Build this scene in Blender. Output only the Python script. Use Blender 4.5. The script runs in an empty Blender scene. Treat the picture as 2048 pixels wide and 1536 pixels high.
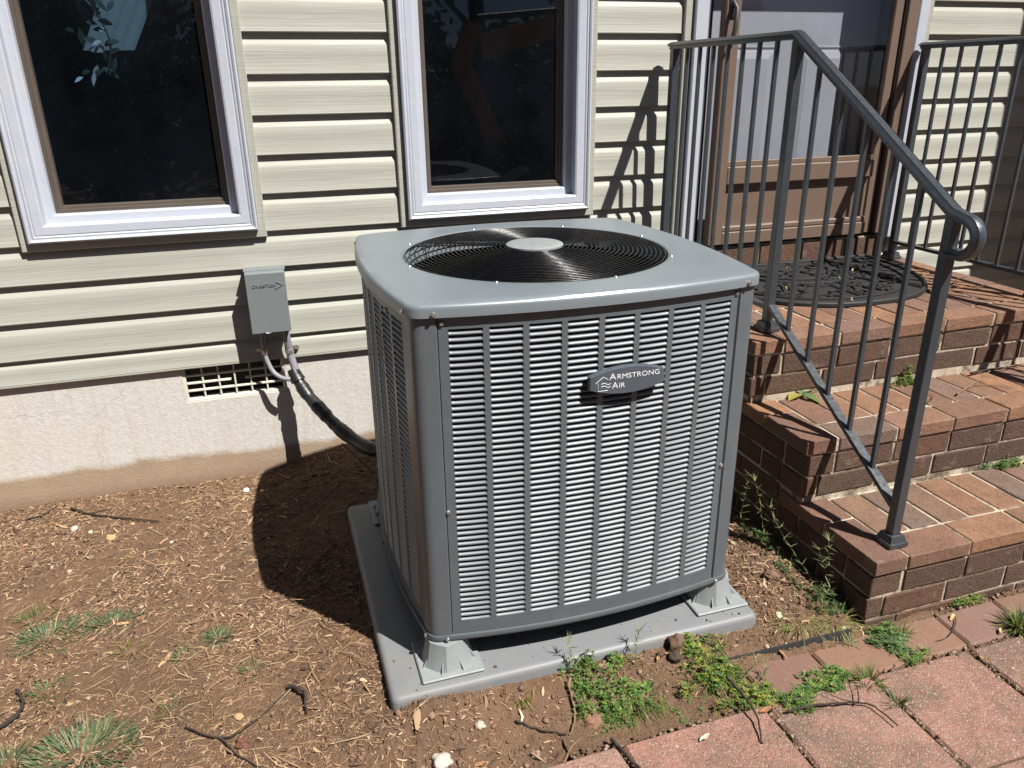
import bpy, math, random
import numpy as np
from mathutils import Vector, Matrix, noise
from math import sin, cos, pi, radians, sqrt

random.seed(7); rng = np.random.default_rng(7)
scene = bpy.context.scene
COL = scene.collection

# ------------------------------------------------------------------ camera, sky, sun, exposure
cam_d = bpy.data.cameras.new('camera'); cam = bpy.data.objects.new('camera', cam_d); COL.objects.link(cam)
cam.location = (0.0, -2.8355, 1.3952)
cam.rotation_euler = (1.19492634, 0.0125499163, -0.307590375)
cam_d.sensor_width = 36.0; cam_d.lens = 1542.6 / 2048 * 36; cam_d.clip_start = 0.02; cam_d.clip_end = 400
scene.camera = cam
SUN = Vector((0.385, -0.575, 1.0)).normalized()
world = bpy.data.worlds.new('World'); scene.world = world; world.use_nodes = True
wn = world.node_tree; bg = wn.nodes['Background']
sky = wn.nodes.new('ShaderNodeTexSky'); sky.sky_type = 'NISHITA'; sky.sun_disc = False
sky.sun_elevation = math.asin(SUN.z); sky.sun_rotation = math.atan2(SUN.x, SUN.y)
wn.links.new(sky.outputs[0], bg.inputs[0]); bg.inputs[1].default_value = 0.05; sky.air_density = 0.35; sky.dust_density = 0.5
sd = bpy.data.lights.new('sun', 'SUN'); sd.energy = 5.0; sd.angle = radians(0.53); sd.color = (1.0, 0.955, 0.89)
so = bpy.data.objects.new('sun', sd); COL.objects.link(so); so.rotation_euler = SUN.to_track_quat('Z', 'Y').to_euler(); so.location = (3, -5, 8)
vs = scene.view_settings
vs.view_transform = 'Standard'; vs.look = 'None'; vs.gamma = 1; vs.use_curve_mapping = False; vs.exposure = 0.86
scene.render.engine = 'CYCLES'
scene.cycles.max_bounces = 8; scene.cycles.diffuse_bounces = 2; scene.cycles.transparent_max_bounces = 12

# ------------------------------------------------------------------ helpers
ORG = {}
def put(name, me, parent=None, loc=(0, 0, 0), rot=None):
    o = bpy.data.objects.new(name, me); COL.objects.link(o)
    loc = Vector(loc)
    if parent is not None:
        o.parent = parent; o.location = loc - ORG[parent.name]
    else:
        o.location = loc
    if rot: o.rotation_euler = rot
    ORG[o.name] = loc
    return o
def thing(name, label, cat, loc, group=None):
    o = put(name, None, None, loc); o.empty_display_size = 0.05
    return tag(o, label, cat, group)
def tag(o, label, cat, group=None):
    o['label'] = label; o['category'] = cat
    if group: o['group'] = group
    return o
def struct(o): o['kind'] = 'structure'; return o

class MB:
    def __init__(s): s.v = []; s.f = []; s.m = []; s.c = None
    def add(s, vs, fs, mi=0):
        b = len(s.v); s.v.extend([tuple(q) for q in vs]); s.f.extend([tuple(i + b for i in f) for f in fs]); s.m.extend([mi] * len(fs)); return s
    def box(s, x0, x1, y0, y1, z0, z1, b=0.0, mi=0, jit=0.0):
        if b <= 0:
            vs = [(x, y, z) for z in (z0, z1) for y in (y0, y1) for x in (x0, x1)]
            return s.add(vs, [(0, 2, 3, 1), (4, 5, 7, 6), (0, 1, 5, 4), (2, 6, 7, 3), (0, 4, 6, 2), (1, 3, 7, 5)], mi)
        b = min(b, (x1 - x0) * .45, (y1 - y0) * .45, (z1 - z0) * .45)
        vs = []; idx = {}
        for ix, sx in ((0, 1), (1, -1)):
            for iy, sy in ((0, 1), (1, -1)):
                for iz, sz in ((0, 1), (1, -1)):
                    X = (x0, x1)[ix]; Y = (y0, y1)[iy]; Z = (z0, z1)[iz]
                    j = [(random.uniform(-jit, jit) if jit else 0) for _ in range(3)]
                    idx[ix, iy, iz, 0] = len(vs); vs.append((X + j[0], Y + sy * b + j[1], Z + sz * b + j[2]))
                    idx[ix, iy, iz, 1] = len(vs); vs.append((X + sx * b + j[0], Y + j[1], Z + sz * b + j[2]))
                    idx[ix, iy, iz, 2] = len(vs); vs.append((X + sx * b + j[0], Y + sy * b + j[1], Z + j[2]))
        F = []
        g = lambda a, k: idx[a[0], a[1], a[2], k]
        def quad(q, n):
            c = [Vector(vs[i]) for i in q]; nn = (c[1] - c[0]).cross(c[2] - c[0])
            F.append(tuple(q) if nn.dot(Vector(n)) > 0 else tuple(reversed(q)))
        for k in range(3):
            o1, o2 = [i for i in range(3) if i != k]
            for e in (0, 1):
                q = []
                for a, c in ((0, 0), (1, 0), (1, 1), (0, 1)):
                    t = [0, 0, 0]; t[k] = e; t[o1] = a; t[o2] = c; q.append(g(t, k))
                n = [0, 0, 0]; n[k] = 1 if e else -1; quad(q, n)
            for a in (0, 1):
                for c in (0, 1):
                    t0 = [0, 0, 0]; t0[o1] = a; t0[o2] = c; t1 = list(t0); t1[k] = 1
                    n = [0, 0, 0]; n[o1] = 1 if a else -1; n[o2] = 1 if c else -1
                    quad([g(t0, o1), g(t0, o2), g(t1, o2), g(t1, o1)], n)
        for a in (0, 1):
            for c in (0, 1):
                for d in (0, 1):
                    quad([g((a, c, d), 0), g((a, c, d), 1), g((a, c, d), 2)], (1 if a else -1, 1 if c else -1, 1 if d else -1))
        return s.add(vs, F, mi)
    def tube(s, pts, r, n=8, cap=True, mi=0):
        pts = [Vector(q) for q in pts]; R = r if isinstance(r, (list, tuple)) else [r] * len(pts)
        vs = []; fs = []; up = None
        for i, q in enumerate(pts):
            t = (pts[min(i + 1, len(pts) - 1)] - pts[max(i - 1, 0)]).normalized()
            if up is None:
                up = Vector((0, 0, 1)) if abs(t.z) < .9 else Vector((1, 0, 0))
            a = t.cross(up).normalized(); up = a.cross(t).normalized()
            for k in range(n):
                w = 2 * pi * k / n; vs.append(q + (a * cos(w) + up * sin(w)) * R[i])
        for i in range(len(pts) - 1):
            for k in range(n):
                k2 = (k + 1) % n; fs.append((i * n + k, i * n + k2, (i + 1) * n + k2, (i + 1) * n + k))
        if cap:
            fs.append(tuple(range(n - 1, -1, -1))); b = (len(pts) - 1) * n; fs.append(tuple(b + k for k in range(n)))
        return s.add(vs, fs, mi)
    def sweep(s, pts, prof, side, mi=0, cap=True):
        # prof: (a along side axis, b along normal); path lies in the plane perpendicular to side
        pts = [Vector(q) for q in pts]; side = Vector(side); n = len(prof); vs = []; fs = []
        for i, q in enumerate(pts):
            d0 = (q - pts[i - 1]).normalized() if i else None
            d1 = (pts[i + 1] - q).normalized() if i < len(pts) - 1 else None
            t = d0 or d1
            k = 1.0
            if d0 and d1:
                t = (d0 + d1).normalized(); k = 1 / max(.5, t.dot(d0))
            nn = side.cross(t).normalized()
            for a, b in prof: vs.append(q + side * a + nn * b * k)
        for i in range(len(pts) - 1):
            for k in range(n):
                k2 = (k + 1) % n; fs.append((i * n + k, i * n + k2, (i + 1) * n + k2, (i + 1) * n + k))
        if cap:
            fs.append(tuple(range(n - 1, -1, -1))); b = (len(pts) - 1) * n; fs.append(tuple(b + k for k in range(n)))
        return s.add(vs, fs, mi)
    def prism(s, poly, axis, a, b, mi=0):
        # poly in the two other axes (ordered), extruded from a to b on axis
        n = len(poly); vs = []
        for t in (a, b):
            for p in poly:
                q = list(p); q.insert(axis, t); vs.append(tuple(q))
        fs = [(i, (i + 1) % n, n + (i + 1) % n, n + i) for i in range(n)] + [tuple(range(n - 1, -1, -1)), tuple(n + i for i in range(n))]
        return s.add(vs, fs, mi)
    def mesh(s, name, mats, smooth=0, origin=(0, 0, 0), fix=True):
        me = bpy.data.meshes.new(name); o = origin
        me.from_pydata([(x - o[0], y - o[1], z - o[2]) for x, y, z in s.v], [], s.f)
        if not isinstance(mats, (list, tuple)): mats = [mats]
        for m in mats: me.materials.append(m)
        if len(mats) > 1: me.polygons.foreach_set('material_index', s.m)
        if fix:
            import bmesh
            bm = bmesh.new(); bm.from_mesh(me); bmesh.ops.recalc_face_normals(bm, faces=bm.faces); bm.to_mesh(me); bm.free()
        if smooth:
            me.polygons.foreach_set('use_smooth', [True] * len(me.polygons)); me.set_sharp_from_angle(angle=radians(smooth))
        me.update(); return me
    def build(s, name, mats, parent=None, smooth=0, origin=None, fix=True):
        if origin is None:
            a = np.array(s.v); mn = a.min(0); mx = a.max(0)
            origin = ((mn[0] + mx[0]) / 2, (mn[1] + mx[1]) / 2, mn[2])
        return put(name, s.mesh(name, mats, smooth, origin, fix), parent, origin)

# ------------------------------------------------------------------ materials
class NT:
    def __init__(s, name):
        s.mat = bpy.data.materials.new(name); s.mat.use_nodes = True; s.t = s.mat.node_tree
        s.b = s.t.nodes['Principled BSDF']; s.out = s.t.nodes['Material Output']
    def n(s, typ, **kw):
        x = s.t.nodes.new(typ)
        for k, v in kw.items():
            if k.startswith('i_'):
                k = k[2:]; k = int(k) if k.isdigit() else k.replace('_', ' ')
                x.inputs[k].default_value = v
            else: setattr(x, k, v)
        return x
    def l(s, a, b): s.t.links.new(a, b)
    def pos(s, scale=(1, 1, 1), obj=False):
        src = s.n('ShaderNodeTexCoord').outputs['Object'] if obj else s.n('ShaderNodeNewGeometry').outputs['Position']
        m = s.n('ShaderNodeVectorMath', operation='MULTIPLY'); s.l(src, m.inputs[0]); m.inputs[1].default_value = scale
        return m.outputs[0]
    def noise(s, vec, scale, detail=4, rough=.55, dist=0):
        x = s.n('ShaderNodeTexNoise'); x.inputs['Scale'].default_value = scale; x.inputs['Detail'].default_value = detail
        x.inputs['Roughness'].default_value = rough; x.inputs['Distortion'].default_value = dist; s.l(vec, x.inputs['Vector']); return x.outputs['Fac']
    def ramp(s, fac, stops, interp='LINEAR'):
        r = s.n('ShaderNodeValToRGB'); r.color_ramp.interpolation = interp; e = r.color_ramp.elements
        while len(e) < len(stops): e.new(.5)
        for el, (p, c) in zip(e, stops):
            el.position = p; el.color = (c, c, c, 1) if not isinstance(c, tuple) else (*c, 1)
        s.l(fac, r.inputs[0]); return r.outputs[0]
    def mix(s, fac, a, b, mode='MIX'):
        m = s.n('ShaderNodeMix', data_type='RGBA', blend_type=mode)
        for v, i in ((fac, 0), (a, 6), (b, 7)):
            if hasattr(v, 'links'): s.l(v, m.inputs[i])
            else: m.inputs[i].default_value = v if i == 0 else (*v, 1)
        return m.outputs[2]
    def math(s, op, a, b=None, clamp=False):
        m = s.n('ShaderNodeMath', operation=op, use_clamp=clamp)
        for v, i in ((a, 0), (b, 1)):
            if v is None: continue
            if hasattr(v, 'links'): s.l(v, m.inputs[i])
            else: m.inputs[i].default_value = v
        return m.outputs[0]
    def bump(s, h, strength=.3, dist=.01):
        b = s.n('ShaderNodeBump'); b.inputs['Strength'].default_value = strength; b.inputs['Distance'].default_value = dist
        s.l(h, b.inputs['Height']); s.l(b.outputs[0], s.b.inputs['Normal'])
    def set(s, color=None, rough=None, metal=None, spec=None):
        for v, k in ((color, 'Base Color'), (rough, 'Roughness'), (metal, 'Metallic'), (spec, 'Specular IOR Level')):
            if v is None: continue
            if hasattr(v, 'links'): s.l(v, s.b.inputs[k])
            else: s.b.inputs[k].default_value = (*v, 1) if k == 'Base Color' else v
        return s.mat

def plain(name, c, rough=.5, metal=0, spec=.5, var=.12, scale=18, bump=0, bscale=200):
    t = NT(name); p = t.pos()
    f = t.noise(p, scale, 5)
    col = t.mix(f, tuple(x * (1 - var) for x in c), tuple(min(1, x * (1 + var)) for x in c))
    if bump: t.bump(t.noise(p, bscale, 3), bump, .002)
    r = t.ramp(t.noise(p, scale * 2.3, 4), [(.3, max(0, rough - .08)), (.7, min(1, rough + .08))])
    return t.set(col, r, metal, spec)

def m_siding():
    t = NT('cream_vinyl'); 
    g = t.noise(t.pos((3.2, 1, 190)), 1.0, 5, .6, .6)
    d = t.noise(t.pos((2, 1, 5)), 1.5, 6, .6)
    col = t.mix(t.ramp(g, [(.35, 0.0), (.65, 1.0)]), (.312, .314, .274), (.372, .372, .330))
    col = t.mix(t.ramp(d, [(.45, 0.0), (.75, .35)]), col, (.30, .285, .235))
    st = t.ramp(t.noise(t.pos((26, 1, 14)), 1.0, 3), [(.70, 0.0), (.76, 1.0)])
    col = t.mix(t.math('MULTIPLY', st, .25), col, (.33, .25, .15))
    t.bump(g, .55, .0016); return t.set(col, .52, 0, .35)
def m_stucco():
    t = NT('white_stucco'); P = t.pos()
    a = t.noise(P, 210, 5, .7); b = t.noise(P, 75, 4)
    st = t.noise(t.pos((40, 1, 3)), 1.0, 4)
    col = t.mix(t.ramp(b, [(.3, 0.0), (.75, 1.0)]), (.49, .468, .44), (.575, .562, .535))
    col = t.mix(t.ramp(st, [(.5, 0.0), (.8, .5)]), col, (.44, .37, .29))
    big = t.noise(P, 2.6, 5)
    col = t.mix(t.ramp(big, [(.5, 0.0), (.75, .4)]), col, (.58, .50, .37))
    sep = t.n('ShaderNodeSeparateXYZ'); t.l(P, sep.inputs[0])
    e = t.math('ADD', t.math('MULTIPLY', t.noise(P, 5, 5, .6), .07), .052)
    e = t.math('ADD', e, t.math('MULTIPLY', sep.outputs[0], -.012))
    e = t.math('ADD', e, t.math('MULTIPLY', t.noise(P, 60, 4), .02)); k = t.math('MULTIPLY', t.math('SUBTRACT', e, sep.outputs[2]), 42, True)
    soil = t.mix(t.noise(P, 14, 5), (.36, .255, .165), (.25, .165, .105))
    low = t.math('MULTIPLY', t.math('SUBTRACT', .03, sep.outputs[2]), 18, True)
    soil = t.mix(low, soil, (.2, .115, .065))
    col = t.mix(t.math('MULTIPLY', k, .86), col, soil)
    cr = t.n('ShaderNodeTexVoronoi', feature='DISTANCE_TO_EDGE'); cr.inputs['Scale'].default_value = 1.7
    wv = t.n('ShaderNodeVectorMath', operation='ADD'); nz = t.n('ShaderNodeTexNoise'); nz.inputs['Scale'].default_value = 9; t.l(P, nz.inputs['Vector'])
    sc = t.n('ShaderNodeVectorMath', operation='SCALE'); sc.inputs['Scale'].default_value = .12; t.l(nz.outputs['Color'], sc.inputs[0])
    t.l(P, wv.inputs[0]); t.l(sc.outputs[0], wv.inputs[1]); t.l(wv.outputs[0], cr.inputs['Vector'])
    ck = t.ramp(cr.outputs['Distance'], [(0.0, .30), (.0022, 0.0)])
    col = t.mix(ck, col, (.17, .13, .1))
    t.bump(t.math('ADD', a, t.math('MULTIPLY', b, .7)), .55, .0035); return t.set(col, .9, 0, .2)
def m_brick(name, stops, bump, pit):
    t = NT(name); P = t.pos()
    oi = t.n('ShaderNodeObjectInfo').outputs['Random']
    col = t.ramp(oi, stops)
    n1 = t.noise(P, 26, 7, .7); n2 = t.noise(P, 160, 4, .7)
    col = t.mix(t.ramp(t.noise(P, 11, 6, .7), [(.40, 0.0), (.62, pit * .62)]), col, t.mix(oi, (.085, .058, .046), (.15, .075, .045)))
    col = t.mix(t.ramp(n1, [(.38, 0.0), (.68, pit * .75)]), col, (.075, .048, .036))
    col = t.mix(t.ramp(n2, [(.55, 0.0), (.75, .5)]), col, (.26, .16, .10))
    v = t.n('ShaderNodeTexVoronoi'); v.inputs['Scale'].default_value = 130; t.l(P, v.inputs['Vector'])
    pits = t.ramp(t.math('ADD', v.outputs['Distance'], t.math('MULTIPLY', t.noise(P, 60, 3), .5)), [(.33, 1.0), (.44, 0.0)])
    col = t.mix(t.math('MULTIPLY', pits, pit), col, (.025, .016, .012))
    lime = t.ramp(t.noise(P, 13, 7, .75), [(.58, 0.0), (.72, .4)])
    col = t.mix(lime, col, (.33, .28, .23))
    t.bump(t.math('SUBTRACT', t.math('ADD', n1, t.math('MULTIPLY', n2, .5)), t.math('MULTIPLY', pits, .8)), bump, .006)
    return t.set(col, .85, 0, .25)
def m_mortar():
    t = NT('mortar'); P = t.pos(); n = t.noise(P, 30, 5); n2 = t.noise(P, 260, 3)
    col = t.mix(n, (.36, .30, .23), (.52, .46, .37)); col = t.mix(t.ramp(t.noise(P, 13, 6, .7), [(.47, 0.0), (.60, .85)]), col, (.095, .07, .048))
    t.bump(t.math('ADD', n, n2), .6, .004); return t.set(col, .95, 0, .1)
def m_paver():
    t = NT('pink_aggregate'); P = t.pos(); oi = t.n('ShaderNodeObjectInfo').outputs['Random']
    b = t.noise(P, 4.5, 8, .72)
    c1 = t.mix(oi, (.285, .150, .118), (.27, .175, .138))
    col = t.mix(t.ramp(b, [(.40, 0.0), (.60, 1.0)]), c1, (.15, .105, .08))
    v = t.n('ShaderNodeTexVoronoi'); v.inputs['Scale'].default_value = 210; t.l(P, v.inputs['Vector'])
    sp = t.n('ShaderNodeSeparateColor'); t.l(v.outputs['Color'], sp.inputs[0])
    core = t.ramp(v.outputs['Distance'], [(.38, 1.0), (.52, 0.0)])
    pale = t.math('MULTIPLY', t.ramp(sp.outputs[0], [(.70, 0.0), (.74, 1.0)]), core)
    col = t.mix(t.math('MULTIPLY', pale, .55), col, (.46, .35, .28))
    red = t.math('MULTIPLY', t.ramp(sp.outputs[1], [(.72, 0.0), (.78, 1.0)]), core)
    col = t.mix(t.math('MULTIPLY', red, .7), col, (.34, .12, .09))
    dk = t.math('MULTIPLY', t.ramp(sp.outputs[2], [(.86, 0.0), (.9, 1.0)]), core)
    col = t.mix(t.math('MULTIPLY', dk, .6), col, (.06, .05, .045))
    v2 = t.n('ShaderNodeTexVoronoi'); v2.inputs['Scale'].default_value = 52; t.l(P, v2.inputs['Vector'])
    s2 = t.n('ShaderNodeSeparateColor'); t.l(v2.outputs['Color'], s2.inputs[0])
    big = t.math('MULTIPLY', t.ramp(s2.outputs[0], [(.93, 0.0), (.95, 1.0)]), t.ramp(v2.outputs['Distance'], [(.16, 1.0), (.25, 0.0)]))
    col = t.mix(t.math('MULTIPLY', big, .8), col, (.42, .37, .33))
    t.bump(t.math('ADD', t.math('MULTIPLY', core, .5), t.noise(P, 90, 4)), .7, .004); return t.set(col, .9, 0, .2)
def m_soil():
    t = NT('soil'); P = t.pos(); n = t.noise(P, 3.5, 6, .65); n2 = t.noise(P, 55, 6, .7)
    col = t.mix(t.ramp(n, [(.35, 0.0), (.65, 1.0)]), (.112, .070, .046), (.165, .098, .062))
    col = t.mix(t.ramp(n2, [(.4, 0.0), (.7, .8)]), col, (.17, .112, .074))
    col = t.mix(t.ramp(t.noise(P, 120, 4), [(.6, 0.0), (.7, .5)]), col, (.045, .03, .02))
    t.bump(t.math('ADD', n2, t.noise(P, 190, 4)), .9, .008); return t.set(col, .95, 0, .1)
def m_tint(name, rough=.85, attr='tint', trans=0, spec=.25):
    t = NT(name); a = t.n('ShaderNodeAttribute', attribute_name=attr)
    n = t.noise(t.pos(), 150, 3)
    col = t.mix(n, (.75, .75, .75), (1.2, 1.2, 1.2)); col = t.mix(1.0, a.outputs['Color'], col, 'MULTIPLY')
    m = t.set(col, rough, 0, spec)
    if trans:
        tr = t.n('ShaderNodeBsdfTranslucent'); t.l(col, tr.inputs[0]); mx = t.n('ShaderNodeMixShader'); mx.inputs[0].default_value = trans
        t.l(t.b.outputs[0], mx.inputs[1]); t.l(tr.outputs[0], mx.inputs[2]); t.l(mx.outputs[0], t.out.inputs[0])
    return m
def m_white_paint():
    t = NT('white_paint'); P = t.pos(); n = t.noise(P, 12, 5)
    col = t.mix(n, (.375, .405, .47), (.43, .455, .51))
    ch = t.ramp(t.noise(P, 42, 5, .6), [(.715, 0.0), (.73, 1.0)])
    col = t.mix(t.math('MULTIPLY', ch, .55), col, (.40, .36, .30))
    dirt = t.ramp(t.noise(P, 6, 6, .7), [(.52, 0.0), (.75, .3)]); col = t.mix(dirt, col, (.48, .46, .41))
    t.bump(t.math('ADD', t.noise(t.pos((60, 20, 60)), 1, 4), t.math('MULTIPLY', ch, -1.5)), .25, .003); return t.set(col, .4, 0, .4)
def m_glass(name, tint=(1, 1, 1), dirt=.5, refl=1.3):
    t = NT(name); P = t.pos()
    lw = t.n('ShaderNodeFresnel'); lw.inputs[0].default_value = 1.5
    tr = t.n('ShaderNodeBsdfTransparent'); tr.inputs[0].default_value = (*tint, 1)
    gl = t.n('ShaderNodeBsdfGlossy'); gl.inputs['Roughness'].default_value = .01
    bf = t.n('ShaderNodeNewGeometry').outputs['Backfacing']
    m1 = t.n('ShaderNodeMixShader'); t.l(t.math('MULTIPLY', t.math('MULTIPLY', lw.outputs[0], refl, True), t.math('SUBTRACT', 1.0, bf)), m1.inputs[0]); t.l(tr.outputs[0], m1.inputs[1]); t.l(gl.outputs[0], m1.inputs[2])
    v = t.n('ShaderNodeTexVoronoi'); v.inputs['Scale'].default_value = 120; t.l(P, v.inputs['Vector'])
    sp = t.n('ShaderNodeSeparateColor'); t.l(v.outputs['Color'], sp.inputs[0])
    dens = t.ramp(t.noise(P, 5, 4), [(.42, .97), (.7, .80)])
    spk = t.math('MULTIPLY', t.math('GREATER_THAN', sp.outputs[0], dens), t.math('LESS_THAN', v.outputs['Distance'], t.math('ADD', t.math('MULTIPLY', sp.outputs[1], .16), .03)))
    haze = t.ramp(t.noise(t.pos((5, 1, 4)), 1, 6), [(.3, .022), (.8, .09)])  # smooth bluish film, a painted haze that lifts the dark panes to navy
    df = t.n('ShaderNodeBsdfDiffuse'); df.inputs[0].default_value = (.16, .20, .25, 1)
    m2 = t.n('ShaderNodeMixShader'); t.l(t.math('ADD', t.math('MULTIPLY', spk, dirt * .5), t.math('MULTIPLY', haze, dirt * .5), True), m2.inputs[0])
    t.l(m1.outputs[0], m2.inputs[1]); t.l(df.outputs[0], m2.inputs[2]); t.l(m2.outputs[0], t.out.inputs[0]); return t.mat
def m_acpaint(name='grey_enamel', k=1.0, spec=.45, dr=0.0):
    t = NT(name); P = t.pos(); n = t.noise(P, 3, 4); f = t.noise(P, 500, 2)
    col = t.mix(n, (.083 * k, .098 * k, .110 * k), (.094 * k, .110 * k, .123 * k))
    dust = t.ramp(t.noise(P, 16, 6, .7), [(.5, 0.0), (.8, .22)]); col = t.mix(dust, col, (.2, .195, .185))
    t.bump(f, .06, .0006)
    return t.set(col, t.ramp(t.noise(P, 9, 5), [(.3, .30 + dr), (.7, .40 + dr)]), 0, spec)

def m_pad():
    t = NT('grey_plastic'); P = t.pos(); n = t.noise(P, 30, 5)
    col = t.mix(n, (.155, .165, .175), (.185, .193, .20))
    d = t.math('MULTIPLY', t.ramp(t.noise(P, 7, 7, .7), [(.48, 0.0), (.72, .6)]), t.ramp(t.noise(P, 90, 4), [(.3, .4), (.7, 1.0)]))
    col = t.mix(d, col, (.235, .195, .155))
    sc = t.ramp(t.noise(t.pos((9, 60, 30)), 1, 4), [(.70, 0.0), (.74, .5)]); col = t.mix(sc, col, (.27, .275, .28))
    t.bump(t.noise(P, 260, 3), .12, .001); return t.set(col, .5, 0, .4)
M = dict(
    siding=m_siding(), stucco=m_stucco(), mortar=m_mortar(), paver=m_paver(), soil=m_soil(), white=m_white_paint(),
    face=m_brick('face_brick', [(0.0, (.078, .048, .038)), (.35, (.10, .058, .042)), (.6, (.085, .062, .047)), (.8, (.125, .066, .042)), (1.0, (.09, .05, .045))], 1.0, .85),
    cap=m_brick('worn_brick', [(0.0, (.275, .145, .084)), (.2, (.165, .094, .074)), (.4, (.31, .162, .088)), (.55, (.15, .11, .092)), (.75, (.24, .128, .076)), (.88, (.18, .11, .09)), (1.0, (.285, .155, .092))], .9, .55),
    edge=m_brick('edging_brick', [(0.0, (.19, .105, .08)), (.4, (.16, .10, .088)), (.7, (.235, .135, .085)), (1.0, (.17, .11, .1))], .35, .25),
    ac=m_acpaint(), lid=m_acpaint('dusty_sunlit_lid', 1.75, .95), louvre=m_acpaint('sunlit_louvre', 1.25, .75, .12), dark=plain('coil_dark', (.012, .012, .013), .7), wire=plain('black_wire', (.007, .007, .0075), .25, 0, .45),  # lid and louvres: paler enamel copies, sunlit brightness (and lid dust) in the colour
    pad=m_pad(), foot=plain('riser_plastic', (.225, .245, .25), .5, 0, .4, .08, 40),
    screw=plain('zinc_screw', (.55, .55, .54), .3, .9), badge=plain('badge_grey', (.066, .080, .098), .35, 0, .5, .06), print_white=plain('white_print', (.62, .65, .68), .5),
    cap_alu=plain('cast_cap', (.28, .30, .31), .45, .2, .5, .2, 60, .2, 300), rail=plain('black_rail_paint', (.033, .041, .049), .33, 0, .9, .2, 40, .08, 90),
    brown=plain('brown_enamel', (.142, .100, .077), .45, 0, .4, .06), dkbrown=plain('dark_brown', (.035, .026, .021), .55), sash=plain('bronze_sash', (.085, .070, .058), .45, 0, .4, .15),
    door=plain('grey_door_paint', (.285, .29, .325), .5, 0, .4, .04, 8, .12, 120), box=plain('box_grey', (.155, .178, .185), .5, 0, .4, .05),
    pvc=plain('grey_conduit', (.22, .225, .245), .45, 0, .4, .1), strap=plain('galvanised_strap', (.5, .5, .48), .35, .8, .5, .3, 80), foam=plain('black_insulation', (.014, .014, .015), .4, 0, .5, .4, 50, .5, 90),
    vent=plain('cream_plastic', (.58, .56, .47), .5, 0, .4, .15), rubber=plain('black_rubber', (.020, .020, .0195), .6, 0, .35, .3, 60, .3, 120), edging=plain('black_edging', (.035, .038, .04), .5, 0, .4, .4, 40),
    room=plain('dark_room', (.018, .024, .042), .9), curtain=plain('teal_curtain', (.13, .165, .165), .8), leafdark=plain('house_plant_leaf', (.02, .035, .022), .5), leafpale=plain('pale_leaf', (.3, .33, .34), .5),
    glass1=m_glass('window_glass', (.70, .78, .86), .5, .9), glass2=m_glass('storm_glass', (.95, .96, .97), .10, 1.0), 
    chip=m_tint('mulch_chips'), straw=m_tint('dry_straw', .7), leaf=m_tint('weed_green', .5, 'tint', .3), stone=m_tint('stone', .85), twig=plain('grey_bark', (.045, .034, .028), .85, 0, .2, .5, 90, .6, 200),
    twig2=plain('tan_stick', (.19, .125, .08), .85, 0, .2, .4, 90, .5, 200),
    hedge=m_tint('tree_leaves', .7, 'tint', .2), bark=plain('tree_bark', (.06, .048, .04), .9, 0, .2, .4, 20, .8, 30), orange=plain('orange_enamel', (.80, .27, .04), .45), steel=plain('black_steel', (.03, .03, .03), .5),
    roof=plain('roof_shingle', (.06, .055, .05), .9), grass=plain('lawn_green', (.05, .085, .025), .9, 0, .2, .4, 6))

# ------------------------------------------------------------------ ground height
def sstep(a, b, x):
    t = min(1, max(0, (x - a) / (b - a))); return t * t * (3 - 2 * t)
def ground_h(x, y):
    left = -.018 + .01 * sstep(-.5, -1.4, y)
    h = left + (.05 - left) * sstep(-.15, .25, x) * sstep(-1.62, -1.45, y)
    h += .018 * sstep(1.1, 1.2, x) * sstep(1.41, 1.3, x) * sstep(-1.5, -1.3, y)
    h -= .03 * sstep(1.3, 1.42, x) * sstep(-1.6, -1.4, y)
    h -= .018 * sstep(-1.38, -1.50, y) * sstep(.2, .5, x)
    if x > 1.385 and y < -1.46: h = min(h, -.006)
    h -= .035 * sstep(-1.525, -1.545, y) * sstep(.96, 1.06, x + .06 * noise.noise((x * 20, y * 20, 3)))
    h -= .036 * sstep(-1.632, -1.652, y + .022 * noise.noise((x * 16, y * 16, 8))) * sstep(.33, .52, x + .05 * noise.noise((x * 12, y * 12, 1)))
    if .1 < x < 1.2: h += .016 * math.exp(-((y + 1.452) / .022) ** 2) * max(0, .3 + noise.noise((x * 7, 0, 4)))
    h += .012 * noise.noise((x * 2.2, y * 2.2, 0)) + .007 * noise.noise((x * 9, y * 9, 5))
    if -1.6 < x < 1.6 and -2.3 < y < .1:
        clod = .35 + sstep(-1.32, -1.48, y) * sstep(-.1, .2, x) + .8 * sstep(1.05, 1.15, x) + .5 * sstep(-.05, .05, x) * sstep(-.9, -.2, y)
        n1 = noise.noise((x * 38, y * 38, 2)); n2 = noise.noise((x * 85, y * 85, 7))
        h += clod * (.0065 * n1 + .005 * n2)
    return h
def axis_pts(segs):
    out = []
    for a, b, n in segs: out += list(np.linspace(a, b, n, endpoint=False))
    return out
gx = axis_pts([(-80, -10, 8), (-10, -1.6, 20), (-1.6, 1.46, 370), (1.46, 3.5, 30), (3.5, 12, 14), (12, 80, 8)]) + [80]
gy = axis_pts([(-90, -14, 10), (-14, -2.3, 24), (-2.3, .03, 282), (.03, 2, 6), (2, 60, 6)]) + [60]
nx, ny = len(gx), len(gy)
gv = np.array([(x, y, ground_h(x, y)) for y in gy for x in gx], dtype=np.float32)
ii = np.arange(nx * ny).reshape(ny, nx)
gf = np.stack([ii[:-1, :-1], ii[:-1, 1:], ii[1:, 1:], ii[1:, :-1]], -1).reshape(-1, 4)
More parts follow.
